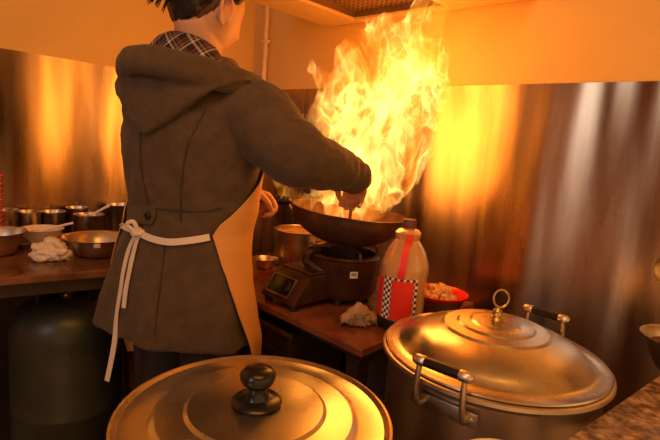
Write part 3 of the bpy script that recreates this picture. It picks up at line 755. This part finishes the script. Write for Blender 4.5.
# ties
def tie(pts, w, name, parent, lift=.007, keep=None):
    P_, N_ = [], []; last = None
    for x, y in pts:
        h = hit(bvh, x, y, lift)
        if h and (last is None or abs(h[0].y-last) < .12): P_.append(h[0]); N_.append(h[1]); last = h[0].y
        elif last is not None: P_.append(aty(x, y, last)); N_.append(V((-.2, -1, 0)))
    p, n = smooth_path(P_, N_, 5); bm = nb(); ribbon(bm, p, n, w, .0025); return obj(name, bm, M['ribbon'], parent)
tie([(210, 237), (200, 239), (186, 241), (170, 242), (155, 239), (143, 234)], .017, 'apron_tie', apron).__setitem__('label', 'pale cotton tie')
tie([(140, 231), (133, 230), (126, 227), (121, 224)], .015, 'apron_tie', apron)
tie([(141, 234), (138, 245), (134, 260), (131, 275), (128, 290), (126, 308)], .015, 'tie_end', apron)
tie([(138, 235), (131, 250), (126, 270), (123, 290), (119, 315), (115, 338), (112, 357), (107, 381)], .014, 'tie_end', apron)
kn2 = hit(bvh, 141, 233, .012)
bm = nb(); blob(bm, kn2[0], .014, (1.3, .9, 1), .3, 2.5, 3, 3); tube(bm, [kn2[0]+V((-.008, -.004, .005)), kn2[0]+V((-.022, -.008, .020)), kn2[0]+V((-.006, -.010, .028)), kn2[0]+V((.004, -.006, .006))], .006, 10, flat=1.0); obj('knot', bm, M['ribbon'], apron)
# neck strap of the apron
bm = nb()
pts = [surf(math.radians(40), 1.165, .016), surf(math.radians(60), 1.22, .02), V((-.300, 1.33, 1.335))]
ribbon(bm, *smooth_path(pts, [BF, BF*.5+BR*.5, BR+V((0, 0, 1))], 5), .02, .003); obj('neck_strap', bm, M['ribbon'], apron)

# ------------------------------------------------------------------ things on the cooking table
def stand(px, py, z): p = atz(px, py, z); return V((p.x, p.y, z))
# tall pot behind the burner
p = V((-.118, 1.975, TZ+.001)); ph_ = aty(298, 229, p.y).z-p.z
t = thing('cooking_pot', 'shiny straight-sided steel pot behind the burner near the corner', 'pot', p)
bm = nb(); lathe(bm, shell([(0, 0), (.094, 0), (.100, .006), (.101, ph_-.006), (.108, ph_-.003), (.109, ph_)], .003), p, 56); obj('body', bm, M['steel'], t)
bm = nb(); lathe(bm, [(0, ph_-.02), (.097, ph_-.02), (.097, ph_-.016), (0, ph_-.016)], p, 40); obj('soup', bm, M['food'], t)
for s in (1, -1):
    bm = nb(); d = V((.5*s, -.86*s, 0)).normalized() if False else W*s; b0 = p+d*.101+V((0, 0, ph_-.035)); q = V((-d.y, d.x, 0))
    tube(bm, [b0+q*.03, b0+q*.026+d*.022, b0-q*.026+d*.022, b0-q*.03], .004, 8); obj('handle', bm, M['steel'], t)
# small glass bowl
p = stand(265, 268, TZ+.001); t = thing('glass_bowl', 'small shallow steel bowl between the apron and the burner', 'bowl', p)
bm = nb(); lathe(bm, shell([(0, 0), (.028, 0), (.036, .012), (.043, .034), (.048, .040)], .002), p, 40); obj('body', bm, M['steel'], t)
bm = nb(); lathe(bm, [(0, .018), (.035, .018), (.033, .022), (0, .024)], p, 30); obj('sauce', bm, M['darkfood'], t)
t.name = 'sauce_bowl'
# bundle
p = stand(357, 323, TZ+.001)
t = thing('food_bundle', 'small opened bundle in a pale folded wrapper before the bottle', 'food parcel', p)
bm = nb(); blob(bm, p+V((.004, -.006, .021)), .027, (1.2, .9, .68), .5, 3.2, 4, 5); blob(bm, p+V((-.010, -.026, .012)), .016, (1.3, .8, .65), .5, 3, 3, 9); blob(bm, p+V((.016, -.028, .012)), .015, (1.2, .8, .65), .5, 3, 3, 11)
for v in bm.verts: v.co.z = max(v.co.z, p.z)
obj('filling', bm, M['filling'], t)
bm = nb(); rr = []
for k in range(19):
    a_ = PI*(1.02-k/18*1.04); row = []
    for j in range(7):
        b_ = j/6; r_ = (.052+.004*math.sin(k*.9)+.003*math.sin(k*2.1+j))
        row.append(p+V((r_*math.cos(a_)*.98+.004, -.030+.056*b_+.012*math.cos(a_), max(.002, r_*math.sin(a_)*(1.02+.22*(1-k/18)) + .012 - .050*(b_-.45)**2*4*math.sin(max(a_, 0)) - .012))))
    rr.append(row)
vv = [[bm.verts.new(x) for x in r] for r in rr]
for r0, r1 in zip(vv[:-1], vv[1:]):
    for j in range(6): bm.faces.new((r0[j], r0[j+1], r1[j+1], r1[j]))
bmesh.ops.solidify(bm, geom=list(bm.faces), thickness=-.006)
obj('wrapper', bm, M['wrap'], t, angle=80)
# oil bottle
p = stand(399, 325, TZ+.001); t = thing('oil_bottle', 'big clear plastic oil bottle with red label and checkered borders', 'bottle', p)
br = .0645; OB = [(0, 0), (br*.86, 0), (br, .008), (br, .028), (br*.985, .032), (br*.985, .115), (br, .120), (br*1.0, .145), (br*1.04, .162), (br*1.02, .185), (br*.82, .222), (br*.56, .248), (br*.50, .252), (br*.54, .262), (br*.56, .272), (br*.42, .281), (.0165, .284), (.0165, .292)]
bm = nb(); lathe(bm, OB+[(.0145, .292), (.0145, .284), (br*.42-.003, .279), (br*.54-.003, .270), (br*.50-.003, .252), (br*.8-.003, .222), (br*1.0-.003, .185), (br-.003, .150), (br*.985-.003, .11), (br*.985-.003, .036), (br*.84, .010), (0, .004)], p, 48); obj('body', bm, M['pet'], t)
bm = nb(); lathe(bm, [(0, .286), (.0195, .286), (.020, .290), (.020, .305), (.018, .309), (0, .309)], p, 28); obj('cap', bm, M['cap'], t)
bm = nb(); lathe(bm, [(br+.0006, .001), (br+.0012, .008), (br+.0012, .030), (br+.0004, .032), (br-.001, .02)], p, 48); obj('base_band', bm, M['black'], t)
bm = nb(); lathe(bm, [(0, .012), (br*.9, .012), (br*.93, .04), (br*.93, .064), (0, .064)], p, 40)
view = math.atan2(-p.y, -p.x)
def patch(bm, a0, a1, z0, z1, r, uvs=None, n=14):
    lay = bm.loops.layers.uv.verify(); rows = []
    for k in range(n+1):
        a = math.radians(a0+(a1-a0)*k/n)+view; d = V((math.cos(a), math.sin(a), 0)); rows.append([p+d*r+V((0, 0, z0)), p+d*r+V((0, 0, z1)), p+d*(r-.0008)+V((0, 0, z1)), p+d*(r-.0008)+V((0, 0, z0))])
    vs_ = [[bm.verts.new(x) for x in q_] for q_ in rows]
    for k, (r0, r1) in enumerate(zip(vs_[:-1], vs_[1:])):
        for j in range(4):
            f = bm.faces.new((r0[j], r1[j], r1[(j+1) % 4], r0[(j+1) % 4]))
            for lp in f.loops:
                kk = k if lp.vert in r0 else k+1; ii = (r0 if lp.vert in r0 else r1).index(lp.vert)
                lp[lay].uv = ((a0+(a1-a0)*kk/n)*math.pi/180*r/.0085+.02, (z1 if ii in (1, 2) else z0)/.0085+.01)
    bm.faces.new(vs_[0][::-1]); bm.faces.new(vs_[-1])
bm.free()
bm = nb(); patch(bm, -26, 26, .036, .146, br+.0030); rl = obj('label_panel', bm, M['redlabel'], t); rl['label'] = 'plain red label panel'
bm = nb(); patch(bm, -52, -27, .036, .152, br+.0024); obj('checkered_border', bm, M['checker'], t)
bm = nb(); patch(bm, 27, 36, .036, .146, br+.0024, n=6); obj('checkered_border', bm, M['checker'], t)
bm = nb(); patch(bm, -26.5, 36, .147, .1525, br+.0028); obj('checkered_border', bm, M['checker'], t)
bm = nb(); patch(bm, -100, -53, .036, .146, br+.0022); obj('label_side', bm, M['redlabel'], t)
pts, nor = [], []
for z, r, an in ((.153, br+.004, -6), (.168, br*1.04+.003, -6), (.185, br*1.03+.002, -5), (.222, br*.84+.002, -3), (.246, br*.60+.003, 2), (.262, br*.58+.003, 8), (.272, br*.56+.003, 10)):
    a = view+math.radians(an); d = V((math.cos(a), math.sin(a), 0)); pts.append(p+d*r+V((0, 0, z))); nor.append(d)
bm = nb(); ribbon(bm, *smooth_path(pts, nor, 4), .019, .0025); rt_ = obj('carry_strap', bm, M['redlabel'], t); rt_['label'] = 'red carrying strap'
# red bowl with food
p = stand(437, 312, TZ+.001); t = thing('food_bowl', 'red-rimmed bowl of chopped food behind the oil bottle', 'bowl', p)
bm = nb(); lathe(bm, [(r*1.12, z*1.12) for r, z in [(0, 0), (.050, 0), (.056, .004), (.067, .040), (.071, .046), (.066, .044), (.055, .010), (0, .008)]], p, 48); obj('body', bm, M['bowlside'], t)
bm = nb(); lathe(bm, [(r*1.12, z*1.12) for r, z in [(.0655, .043), (.070, .0465), (.079, .056), (.0805, .060), (.078, .060), (.067, .050), (.058, .022), (.0575, .014), (.0590, .014), (.0635, .03)]], p, 56); rr_ = obj('rim', bm, M['red'], t); rr_['label'] = 'glossy red rim'
k = 0
for layer, n_, rad, z in ((0, 8, .042, .036), (1, 7, .033, .056), (2, 4, .018, .074)):
    for i in range(n_):
        a = 2*PI*i/n_+layer*.5; c = p+V((rad*math.cos(a), rad*math.sin(a), z+random.uniform(-.002, .003)))
        bm = nb(); blob(bm, (0, 0, 0), .0185, (1.15, .85, .75), .55, 2.2, 2, k, a)
        o = obj('food_chunk', bm, M['food'], loc=c); tag(o, 'pale chunk of chopped food heaped in the red-rimmed bowl', 'food', 'chunks of food in the red bowl'); k += 1
        for v in o.data.vertices: v.co.rotate(Quaternion((random.random(), random.random(), random.random()), random.random()))

# ------------------------------------------------------------------ low bench with the stock pots
BZ = .30
bm = nb()
t = thing('low_bench', 'low dark bench carrying the big stock pots', 'bench', (.15, .82, 0))
bm = nb(); box(bm, (.125, .845, BZ-.015), (.96, .52, .03), math.radians(28), .004); obj('bench_top', bm, M['dark'], t, smooth=False)
for sx_ in (-.42, .42):
    for sy_ in (-.21, .21):
        bm = nb(); q = Matrix.Rotation(math.radians(28), 3, 'Z') @ V((sx_, sy_, 0)); box(bm, V((.125, .845, (BZ-.03)/2))+q, (.05, .05, BZ-.03), math.radians(28), .003); obj('leg', bm, M['dark'], t, smooth=False)
# right pot
PC = V((.378, 1.025, BZ+.001)); R1 = .240; PH = .743-BZ-.001
t = thing('stock_pot', 'large steel stock pot with two black-gripped handles beside the stone table', 'stock pot', PC)
bm = nb(); lathe(bm, shell([(0, 0), (.215, 0), (.222, .010), (.223, PH-.03), (.224, PH-.018), (R1-.006, PH-.010), (R1, PH-.004), (R1-.001, PH+.003), (R1-.006, PH+.005)], .0035), PC, 96); obj('body', bm, M['pot'], t)
zr = PC.z+PH
for hs_ in (1, -1):
    q = atz(452, 396, zr-.03) if hs_ == 1 else atz(442, 389, zr-.03); d = V((q.x-PC.x, q.y-PC.y, 0)).normalized()*hs_; s_ = V((-d.y, d.x, 0))
    b0 = V((PC.x, PC.y, zr-.040))+d*.225
    pm_ = Matrix((s_, V((0, 0, 1)), d)).transposed().to_4x4()
    bm = nb(); box(bm, b0+d*.003, (.135, .028, .004), 0, .0015, pm_)
    for sg in (-1, 1): lathe(bm, [(0, 0), (.006, 0), (.005, .004), (0, .005)], b0+s_*.056*sg+d*.005, 14, pm_)
    br_ = obj('bracket', bm, M['steel_dull'], t)
    bm = nb()
    for sg in (-1, 1): tube(bm, [b0+s_*.045*sg+d*.006+V((0, 0, -.008)), b0+s_*.046*sg+d*.020+V((0, 0, .004)), b0+s_*.046*sg+d*.028+V((0, 0, .04)), b0+s_*.044*sg+d*.026+V((0, 0, .078)), b0+s_*.043*sg+d*.025+V((0, 0, .088))], [.006, .0058, .0055, .0055, .007], 10)
    for sg in (-1, 1): tube(bm, [b0+s_*.036*sg+d*.025+V((0, 0, .086)), b0+s_*.050*sg+d*.025+V((0, 0, .086))], .0105, 12)
    hl = obj('handle', bm, M['steel'], t)
    bm = nb(); tube(bm, [b0-s_*.037+d*.025+V((0, 0, .086)), b0+s_*.037+d*.025+V((0, 0, .086))], .0095, 14, cap=False); obj('grip', bm, M['black'], hl)
LZ = zr+.006
lp = V((PC.x, PC.y, LZ))
t = thing('pot_lid', 'domed steel lid with a ring pull on the stock pot beside the stone table', 'lid', lp)
top_ = [(r, z*(.80 if z > .006 else 1)) for r, z in [(0, .088), (.040, .0875), (.050, .0865), (.054, .083), (.060, .0805), (.078, .0795), (.083, .0745), (.109, .0715), (.115, .0655), (.135, .0590), (.165, .0430), (.188, .0230), (.200, .0100), (.207, .0050), (.222, .0035), (.232, .0045), (.234, .0015), (.230, .0)]]
bm = nb(); lathe(bm, top_+[(max(r-.001, 0), z-.003) for r, z in top_[::-1][3:]], lp, 96); obj('dome', bm, M['lid'], t, angle=22)
bm = nb(); lathe(bm, [(r, z-.0175) for r, z in [(0, .087), (.012, .087), (.0135, .091), (.010, .096), (.0125, .101), (.0095, .106), (.010, .110), (.006, .115), (.004, .119), (0, .120)]], lp, 24); kb = obj('knob', bm, M['brass'], t)
bm = nb(); rc = lp+V((.004, 0, .1195)); e1_ = V((.94, .1, .1)).normalized(); e2_ = V((-.1, .1, .98)).normalized()
tube(bm, [rc+e1_*.017*math.cos(x)+e2_*.019*math.sin(x) for x in [2*PI*k/16 for k in range(17)]], .0024, 8, sub=2, cap=False); obj('ring_pull', bm, M['brass'], kb)
# left pot
P2 = V((-.092, .708, BZ+.001)); R2 = .209; z2 = .737; H2 = z2-P2.z
t = thing('stock_pot', 'large steel pot under the flat lid with a black knob', 'stock pot', P2)
bm = nb(); lathe(bm, shell([(0, 0), (.190, 0), (.196, .010), (.197, H2-.03), (.198, H2-.02), (R2-.006, H2-.012), (R2-.001, H2-.006), (R2-.004, H2)], .0035), P2, 96); obj('body', bm, M['pot'], t)
for sg in (-1, 1):
    d = V((.82*sg, .57*sg, 0)).normalized(); s_ = V((-d.y, d.x, 0)); b0 = V((P2.x, P2.y, z2-.06))+d*.196
    bm = nb(); tube(bm, [b0+s_*.045, b0+s_*.04+d*.03, b0-s_*.04+d*.03, b0-s_*.045], .006, 10); obj('handle', bm, M['steel_dull'], t)
lp = V((P2.x, P2.y, z2+.0005))
t = thing('pot_lid', 'flat stepped steel lid with a black mushroom knob', 'lid', lp)
top_ = [(0, .027), (.040, .0268), (.104, .0235), (.110, .0200), (.116, .0192), (.150, .0155), (.157, .0105), (.163, .0085), (.190, .0060), (.200, .0062), (.208, .0100), (.2125, .0090), (.2125, .002), (.209, .0)]
bm = nb(); lathe(bm, top_+[(max(r-.002, 0), z-.003 if r < .2 else .0) for r, z in top_[::-1][4:]], lp, 96); obj('dome', bm, M['lid'], t, angle=22)
bm = nb(); lathe(bm, [(r*1.12, .0265+(z-.0265)*1.1) for r, z in [(0, .0275), (.033, .0275), (.035, .031), (.032, .034), (.017, .036), (.0125, .044), (.0135, .052), (.021, .058), (.0245, .064), (.0245, .071), (.020, .077), (.010, .080), (0, .0805)]], lp, 40); obj('knob', bm, M['black'], t)
# third vessel between the pots: only its far rim is seen
p = V((.300, .682, BZ+.001)); hh = .70-p.z
t = thing('stock_pot', 'open pale steel pot before the domed stock pot', 'pot', p)
bm = nb(); lathe(bm, shell([(0, 0), (.072, 0), (.076, .006), (.077, hh-.01), (.083, hh-.004), (.084, hh)], .003), p, 56); obj('body', bm, M['china'], t)
t.name = 'tall_pot'
bm = nb(); lathe(bm, [(0, hh-.06), (.074, hh-.06), (.074, hh-.055), (0, hh-.055)], p, 32); obj('broth', bm, M['food'], t)

# ------------------------------------------------------------------ stone table at the right with its bowl
SZ = .72
sA = atz(565, 440, SZ); sB = atz(660, 375, SZ); sd = (sB-sA).normalized(); sn = V((sd.y, -sd.x, 0)); s0p = sA-sd*.02; s1p = sA+sd*.66
t = thing('stone_table', 'speckled brown stone table in the corner of the kitchen', 'table', (s0p+s1p)/2+sn*.2-V((0, 0, SZ)))
bm = nb(); prism(bm, [(q.x, q.y) for q in (s0p, s1p, s1p+sn*.5, s0p+sn*.5)], SZ-.03, SZ, .003); obj('tabletop', bm, M['marble'], t, smooth=False)
for q in (s0p+sd*.05+sn*.17, s1p-sd*.05+sn*.05, s1p-sd*.05+sn*.45, s0p+sd*.05+sn*.45):
    bm = nb(); box(bm, V((q.x, q.y, (SZ-.03)/2)), (.05, .05, SZ-.03), math.atan2(sd.y, sd.x), .003); obj('leg', bm, M['darkmetal'], t, smooth=False)
t['label'] = 'speckled brown stone-topped table edging the big domed stock pot'
p = V((.815, 1.05, SZ+.001))
t = thing('mixing_bowl', 'flared steel bowl on the speckled stone table', 'bowl', p)
bm = nb(); lathe(bm, shell([(0, 0), (.042, 0), (.052, .008), (.068, .040), (.078, .068), (.087, .078), (.091, .080)], .0025), p, 56); obj('body', bm, M['steel'], t)
bm = nb(); lathe(bm, [(0, .054), (.069, .054), (.069, .058), (0, .062)], p, 32); obj('contents', bm, M['darkfood'], t)
# ladle hanging on the right wall, only its bowl edge is in view
def ata(px, py, a):
    d = ray(px, py); q = (CORNER-U*a-EYEV).dot(U); return EYEV+d*(q/d.dot(U))
p = ata(672, 271, .05)
t = thing('hanging_skimmer', 'round pale steel skimmer hanging on the steel wall above the stone table', 'skimmer', p)
bm = nb(); a_ = [(0, -.016)]+[(.044*math.sin(x), -.016*math.cos(x)) for x in [PI/2*k/8 for k in range(1, 9)]]; lathe(bm, shell(a_, .002), p, 32, frame_z(-U)); obj('bowl', bm, M['brass'], t)
bm = nb(); tube(bm, [p+V((0, 0, .04)), p+V((0, 0, .14))+U*.01, p+V((0, 0, .26))+U*.036, p+V((0, 0, .28))+U*.041], .004, 8); obj('handle', bm, M['steel'], t)

# ------------------------------------------------------------------ left counter
CZ = .77
ca = atz(0, 278, CZ); cb = atz(105, 270, CZ); cd = (cb-ca).normalized()
c_0 = ca-cd*.35; c_1 = ca+cd*.33
def lwall(p, gap=.012): b = (CORNER-p).dot(W); return p+W*(b-gap)
t = thing('side_counter', 'dark glossy counter along the left wall loaded with steel bowls', 'counter', V((ca.x, ca.y, 0)))
bm = nb(); prism(bm, [(q.x, q.y) for q in (c_0, c_1, lwall(c_1), lwall(c_0))], CZ-.022, CZ, .003); obj('worktop', bm, M['counter'], t, smooth=False)
cn = V((-cd.y, cd.x, 0))
bm = nb(); prism(bm, [(q.x, q.y) for q in (c_0+cn*.02, c_1+cn*.02, c_1+cn*.035, c_0+cn*.035)], CZ-.060, CZ-.022); obj('front_rail', bm, M['dark'], t, smooth=False)
for q in (c_0+cn*.06+cd*.04, c_1+cn*.27-cd*.03, lwall(c_1)-cn*.06-cd*.05, lwall(c_0)-cn*.05+cd*.05):
    bm = nb(); box(bm, V((q.x, q.y, (CZ-.03)/2)), (.045, .045, CZ-.03), math.atan2(cd.y, cd.x), .003); obj('leg', bm, M['dark'], t, smooth=False)
bm = nb(); w0, w1 = lwall(c_0, .06), lwall(c_1, .06); prism(bm, [(q.x, q.y) for q in (w0, w1, w1+W*.015, w0+W*.015)], .02, CZ-.03); obj('back_panel', bm, M['dark'], t, smooth=False)
# gas cylinder
p = aty(68, 330, 1.46); p = V((p.x, p.y, 0))
gr = .158
t = thing('gas_cylinder', 'large dark green gas cylinder standing under the left counter', 'gas cylinder', p)
bm = nb(); lathe(bm, [(0, .01), (.13, .01), (.135, 0), (.139, .0), (.141, .02), (gr-.004, .045), (gr, .08), (gr, .30), (gr+.0015, .303), (gr+.0015, .309), (gr, .312), (gr, .535), (gr*.97, .575), (gr*.86, .610), (gr*.62, .634), (gr*.3, .644), (0, .646)], p, 64); obj('body', bm, M['cyl'], t)
bm = nb()
col = [(.085, .634), (.087, .634), (.087, .705), (.085, .705)]
ro, ri = [], []
for k in range(31):
    a = math.radians(-20+255*k/30); d = V((math.cos(a), math.sin(a), 0)); ro.append((p.x+d.x*.087, p.y+d.y*.087)); ri.append((p.x+d.x*.084, p.y+d.y*.084))
prism(bm, ro+ri[::-1], .634, .705); obj('collar', bm, M['cyl'], t)
bm = nb(); lathe(bm, [(0, .64), (.024, .64), (.024, .652), (.012, .655), (.012, .672), (.020, .676), (.020, .690), (0, .692)], p, 20); tube(bm, [p+V((0, 0, .662)), p+V((.02, -.045, .662))], .010, 12); vl = obj('valve', bm, M['brass'], t); vl['label'] = 'brass valve'
bm = nb(); tube(bm, [p+V((.012, .012, .662)), p+V((.05, .10, .672)), p+V((.08, .17, .60)), p+V((.10, .19, .45)), p+V((.11, .20, .2)), p+V((.13, .22, .012))], .007, 10); obj('hose', bm, M['rubber'], t)
# big bowl with sticker
p = stand(97, 255, CZ+.001); t = thing('mixing_bowl', 'wide steel bowl with a white sticker beside the woman\'s coat', 'bowl', p)
bm = nb(); lathe(bm, shell([(0, 0), (.045, 0), (.058, .006), (.078, .036), (.090, .056), (.098, .060)], .0022), p, 64); obj('body', bm, M['steel'], t)
d = V((-p.x, -p.y, 0)).normalized(); bm = nb(); box(bm, p+d*.0945+V((0, 0, .050)), (.018, .014, .0012), 0, 0, Matrix((V((-d.y, d.x, 0)), (V((0, 0, 1))+d*.45).normalized(), (d-V((0, 0, .45))).normalized())).transposed().to_4x4()); s = obj('sticker', bm, M['paper'], t, smooth=False); s['label'] = 'white paper sticker'
# left bowl
p = stand(-4, 254, CZ+.001); t = thing('mixing_bowl', 'deep steel bowl at the outer end of the counter left of the cloth', 'bowl', p)
bm = nb(); lathe(bm, shell([(0, 0), (.040, 0), (.050, .006), (.066, .040), (.074, .062), (.082, .070)], .0022), p, 56); obj('body', bm, M['steel'], t)
# cloth
p = stand(50, 260, CZ+.001)
bm = nb()
for i, (dx, dy, r, sc, sd_) in enumerate(((0, 0, .040, (1.25, .9, .62), 1), (-.030, .012, .026, (1, .9, .65), 2), (.028, .014, .028, (1.0, 1, .72), 3), (.0, .022, .030, (1.1, .8, 1.0), 4), (-.014, .026, .022, (1.2, .6, 1.4), 5), (-.012, -.02, .020, (1.4, .7, .5), 6))):
    blob(bm, p+V((dx, dy, r*sc[2]*.9)), r, sc, .55, 2.6, 4, sd_)
for v in bm.verts: v.co.z = max(v.co.z, p.z)
me = fuse(bm, .0035, 1)
nrm_ = [v.normal.copy() for v in me.vertices]
for v, vn in zip(me.vertices, nrm_):
    v.co += vn*(.010*(abs(noise.noise(v.co*38))-.2)+.004*noise.noise(v.co*90)); v.co.z = max(v.co.z, p.z)
o = obj('dish_cloth', me, M['cloth'], loc=p); tag(o, 'crumpled pale dish cloth lying on the dark counter', 'cloth')
# tray with pale bowl and spoon
p = atb(42, 239, .20); p = V((p.x, p.y, CZ+.001)); t = thing('serving_tray', 'long dark tray with a pale rim under the spoon bowl', 'tray', p)
bm = nb(); ang = A
def rrect(hx, hy, r, z, n=5):
    o_ = []
    for cx0, cy0, a0 in ((hx-r, hy-r, 0), (-hx+r, hy-r, 90), (-hx+r, -hy+r, 180), (hx-r, -hy+r, 270)):
        for k in range(n+1): a = math.radians(a0+90*k/n); o_.append(p+U*(cx0+r*math.cos(a))+W*(cy0+r*math.sin(a))+V((0, 0, z)))
    return o_
secs = [(.075, .050, .015, .0), (.082, .057, .018, .014), (.092, .064, .022, .016), (.092, .064, .022, .018), (.080, .055, .016, .016), (.073, .048, .014, .003)]
rows = [[bm.verts.new(q) for q in rrect(*s)] for s in secs]; n_ = len(rows[0])
for a_, b_ in zip(rows[:-1], rows[1:]):
    for j in range(n_): bm.faces.new((a_[j], a_[(j+1) % n_], b_[(j+1) % n_], b_[j]))
bm.faces.new(rows[0][::-1]); bm.faces.new(rows[-1]); obj('body', bm, M['steel_dull'], t)
pt = p+V((0, 0, .0045)); t = thing('soup_bowl', 'pale china bowl with a spoon in it on the tray', 'bowl', pt)
bm = nb(); lathe(bm, shell([(0, 0), (.034, 0), (.036, .004), (.050, .022), (.060, .042), (.066, .048)], .0025), pt, 48); obj('body', bm, M['china'], t)
bm = nb(); lathe(bm, [(0, .028), (.050, .028), (.050, .031), (0, .033)], pt, 32); obj('soup', bm, M['food'], t)
t = thing('spoon', 'pale spoon leaning in the china bowl on the tray', 'spoon', pt+V((0, 0, .035)))
bm = nb(); sp0, sp1 = pt+V((.0, -.01, .037)), pt+V((.085, .03, .066)); tube(bm, [sp0, sp0.lerp(sp1, .5)+V((0, 0, .002)), sp1], [.004, .0035, .0045], 8); ball(bm, sp0+V((-.01, -.004, .0)), .014, (1.2, .8, .3)); obj('body', bm, M['china'], t)
# canisters along the wall
def can(px, top, b, r, name, label, lid=None, rimr=.003, m='steel', cat='canister'):
    q = atb(px, top, b); h = q.z-CZ-.001; p = V((q.x, q.y, CZ+.001)); t = thing(name, label, cat, p)
    bm = nb(); lathe(bm, shell([(0, 0), (r*.94, 0), (r, .005), (r, h-.008), (r+rimr, h-.004), (r+rimr, h)], .002), p, 40); obj('body', bm, M[m], t)
    if lid:
        bm = nb(); lathe(bm, [(0, h-.018), (r*.95, h-.018), (r*.95, h-.012), (0, h-.010)], p, 28); obj('contents', bm, M[lid], t)
    return t, p, h
can(4, 209, .075, .040, 'canister', 'steel canister at the outer end of the row by the left wall', 'darkfood')
can(29, 211, .070, .037, 'canister', 'steel canister behind the tray, second along the left wall', 'food')
can(53, 211, .065, .039, 'canister', 'steel canister behind the spoon bowl, third along the left wall', 'food')
can(77, 207, .055, .036, 'canister', 'half-hidden steel canister against the wall behind the saucepan', 'darkfood')
t_, p_, h_ = can(89, 214, .150, .049, 'saucepan', 'low steel pan behind the wide bowl with the white sticker', 'food', cat='pan')
can(119, 204, .070, .046, 'canister', 'tallest steel canister, half hidden by the woman', None)
# ladle lying across the pan
t = thing('ladle', 'steel ladle propped in the low pan behind the wide bowl', 'ladle', p_+V((0, 0, h_)))
bm = nb(); la, lb = p_+V((0, 0, h_-.008)), p_+V((.06, .025, h_+.032)); tube(bm, [la, la.lerp(lb, .5), lb], [.0035, .0045, .0055], 10); obj('handle', bm, M['china'], t)
bm = nb(); a_ = [(0, -.012)]+[(.02*math.sin(x), -.012*math.cos(x)) for x in [PI/2*k/6 for k in range(1, 7)]]; lathe(bm, shell(a_, .0015), la+V((-.014, -.005, .004)), 20); obj('bowl', bm, M['steel'], t)
# dark cup against the first canister
p = stand(9, 233, CZ+.001); h0 = atb(9, 213, .14)
t = thing('sauce_cup', 'small dark red cup before the outermost canister', 'cup', p)
bm = nb(); lathe(bm, shell([(0, 0), (.018, 0), (.024, .012), (.027, .040), (.026, .062), (.028, .066)], .002), p, 32); obj('body', bm, M['darkfood'], t)
# stack of little red-rimmed dishes
p = atb(-9, 205, .12); p = V((p.x, p.y, CZ+.001)); zt = atb(-5, 177, .12).z; nd = 13; st = (zt-CZ-.001-.008)/(nd-1)
proto = None
for k in range(nd):
    loc = p+V((0, 0, st*k))
    if proto is None:
        proto = thing('small_dish', 'small red-rimmed dish in the tall stack at the counter end', 'dish', loc, 'stack of red-rimmed dishes')
        bm = nb(); lathe(bm, [(0, 0), (.026, 0), (.028, .002), (.034, st*.72), (.036, st*.80), (.033, st*.80), (.026, .004), (0, .003)], p, 32); obj('body', bm, M['china'], proto)
        bm = nb(); lathe(bm, [(.0335, st*.60), (.0375, st*.74), (.0375, st*.93), (.0345, st*.93), (.0325, st*.80)], p, 32); obj('rim', bm, M['red'], proto)
    else: copy_tree(proto, loc)

# ------------------------------------------------------------------ light
def light(kind, name, loc, energy, col, size=.1, target=None, **kw):
    d = bpy.data.lights.new(name, kind); d.energy = energy; d.color = col
    if kind == 'POINT': d.shadow_soft_size = size
    if kind == 'AREA': d.shape = 'RECTANGLE'; d.size, d.size_y = size
    o = bpy.data.objects.new(name, d); COL.objects.link(o); o.location = V(loc)
    if target is not None: o.rotation_euler = (V(target)-V(loc)).to_track_quat('-Z', 'Y').to_euler()
    return o
FC = (1, .36, .04)
light('POINT', 'fire_light', (.10, 1.58, 1.14), 3.3, FC, .16)
light('POINT', 'fire_light', (.15, 1.60, 1.34), 3.1, FC, .16)
light('POINT', 'fire_light', (.20, 1.60, 1.50), 1.5, FC, .10)
# daylight from a window behind the camera, and an added orange fill from overhead
light('AREA', 'window_light', (-1.5, -1.1, 1.9), 8, (.84, .90, 1.0), (.55, 1.2), (.3, 1.2, .8))
light('AREA', 'warm_fill', (.1, .1, 2.45), 12, (1, .42, .07), (1.2, .5), (.1, .6, .0))
w = bpy.data.worlds.new('world'); scene.world = w; w.use_nodes = True
w.node_tree.nodes['Background'].inputs[0].default_value = (.64, .315, .115, 1); w.node_tree.nodes['Background'].inputs[1].default_value = 1.45
vs = scene.view_settings; vs.view_transform = 'Standard'; vs.look = 'None'; vs.gamma = 1; vs.exposure = 0.27; vs.use_curve_mapping = False
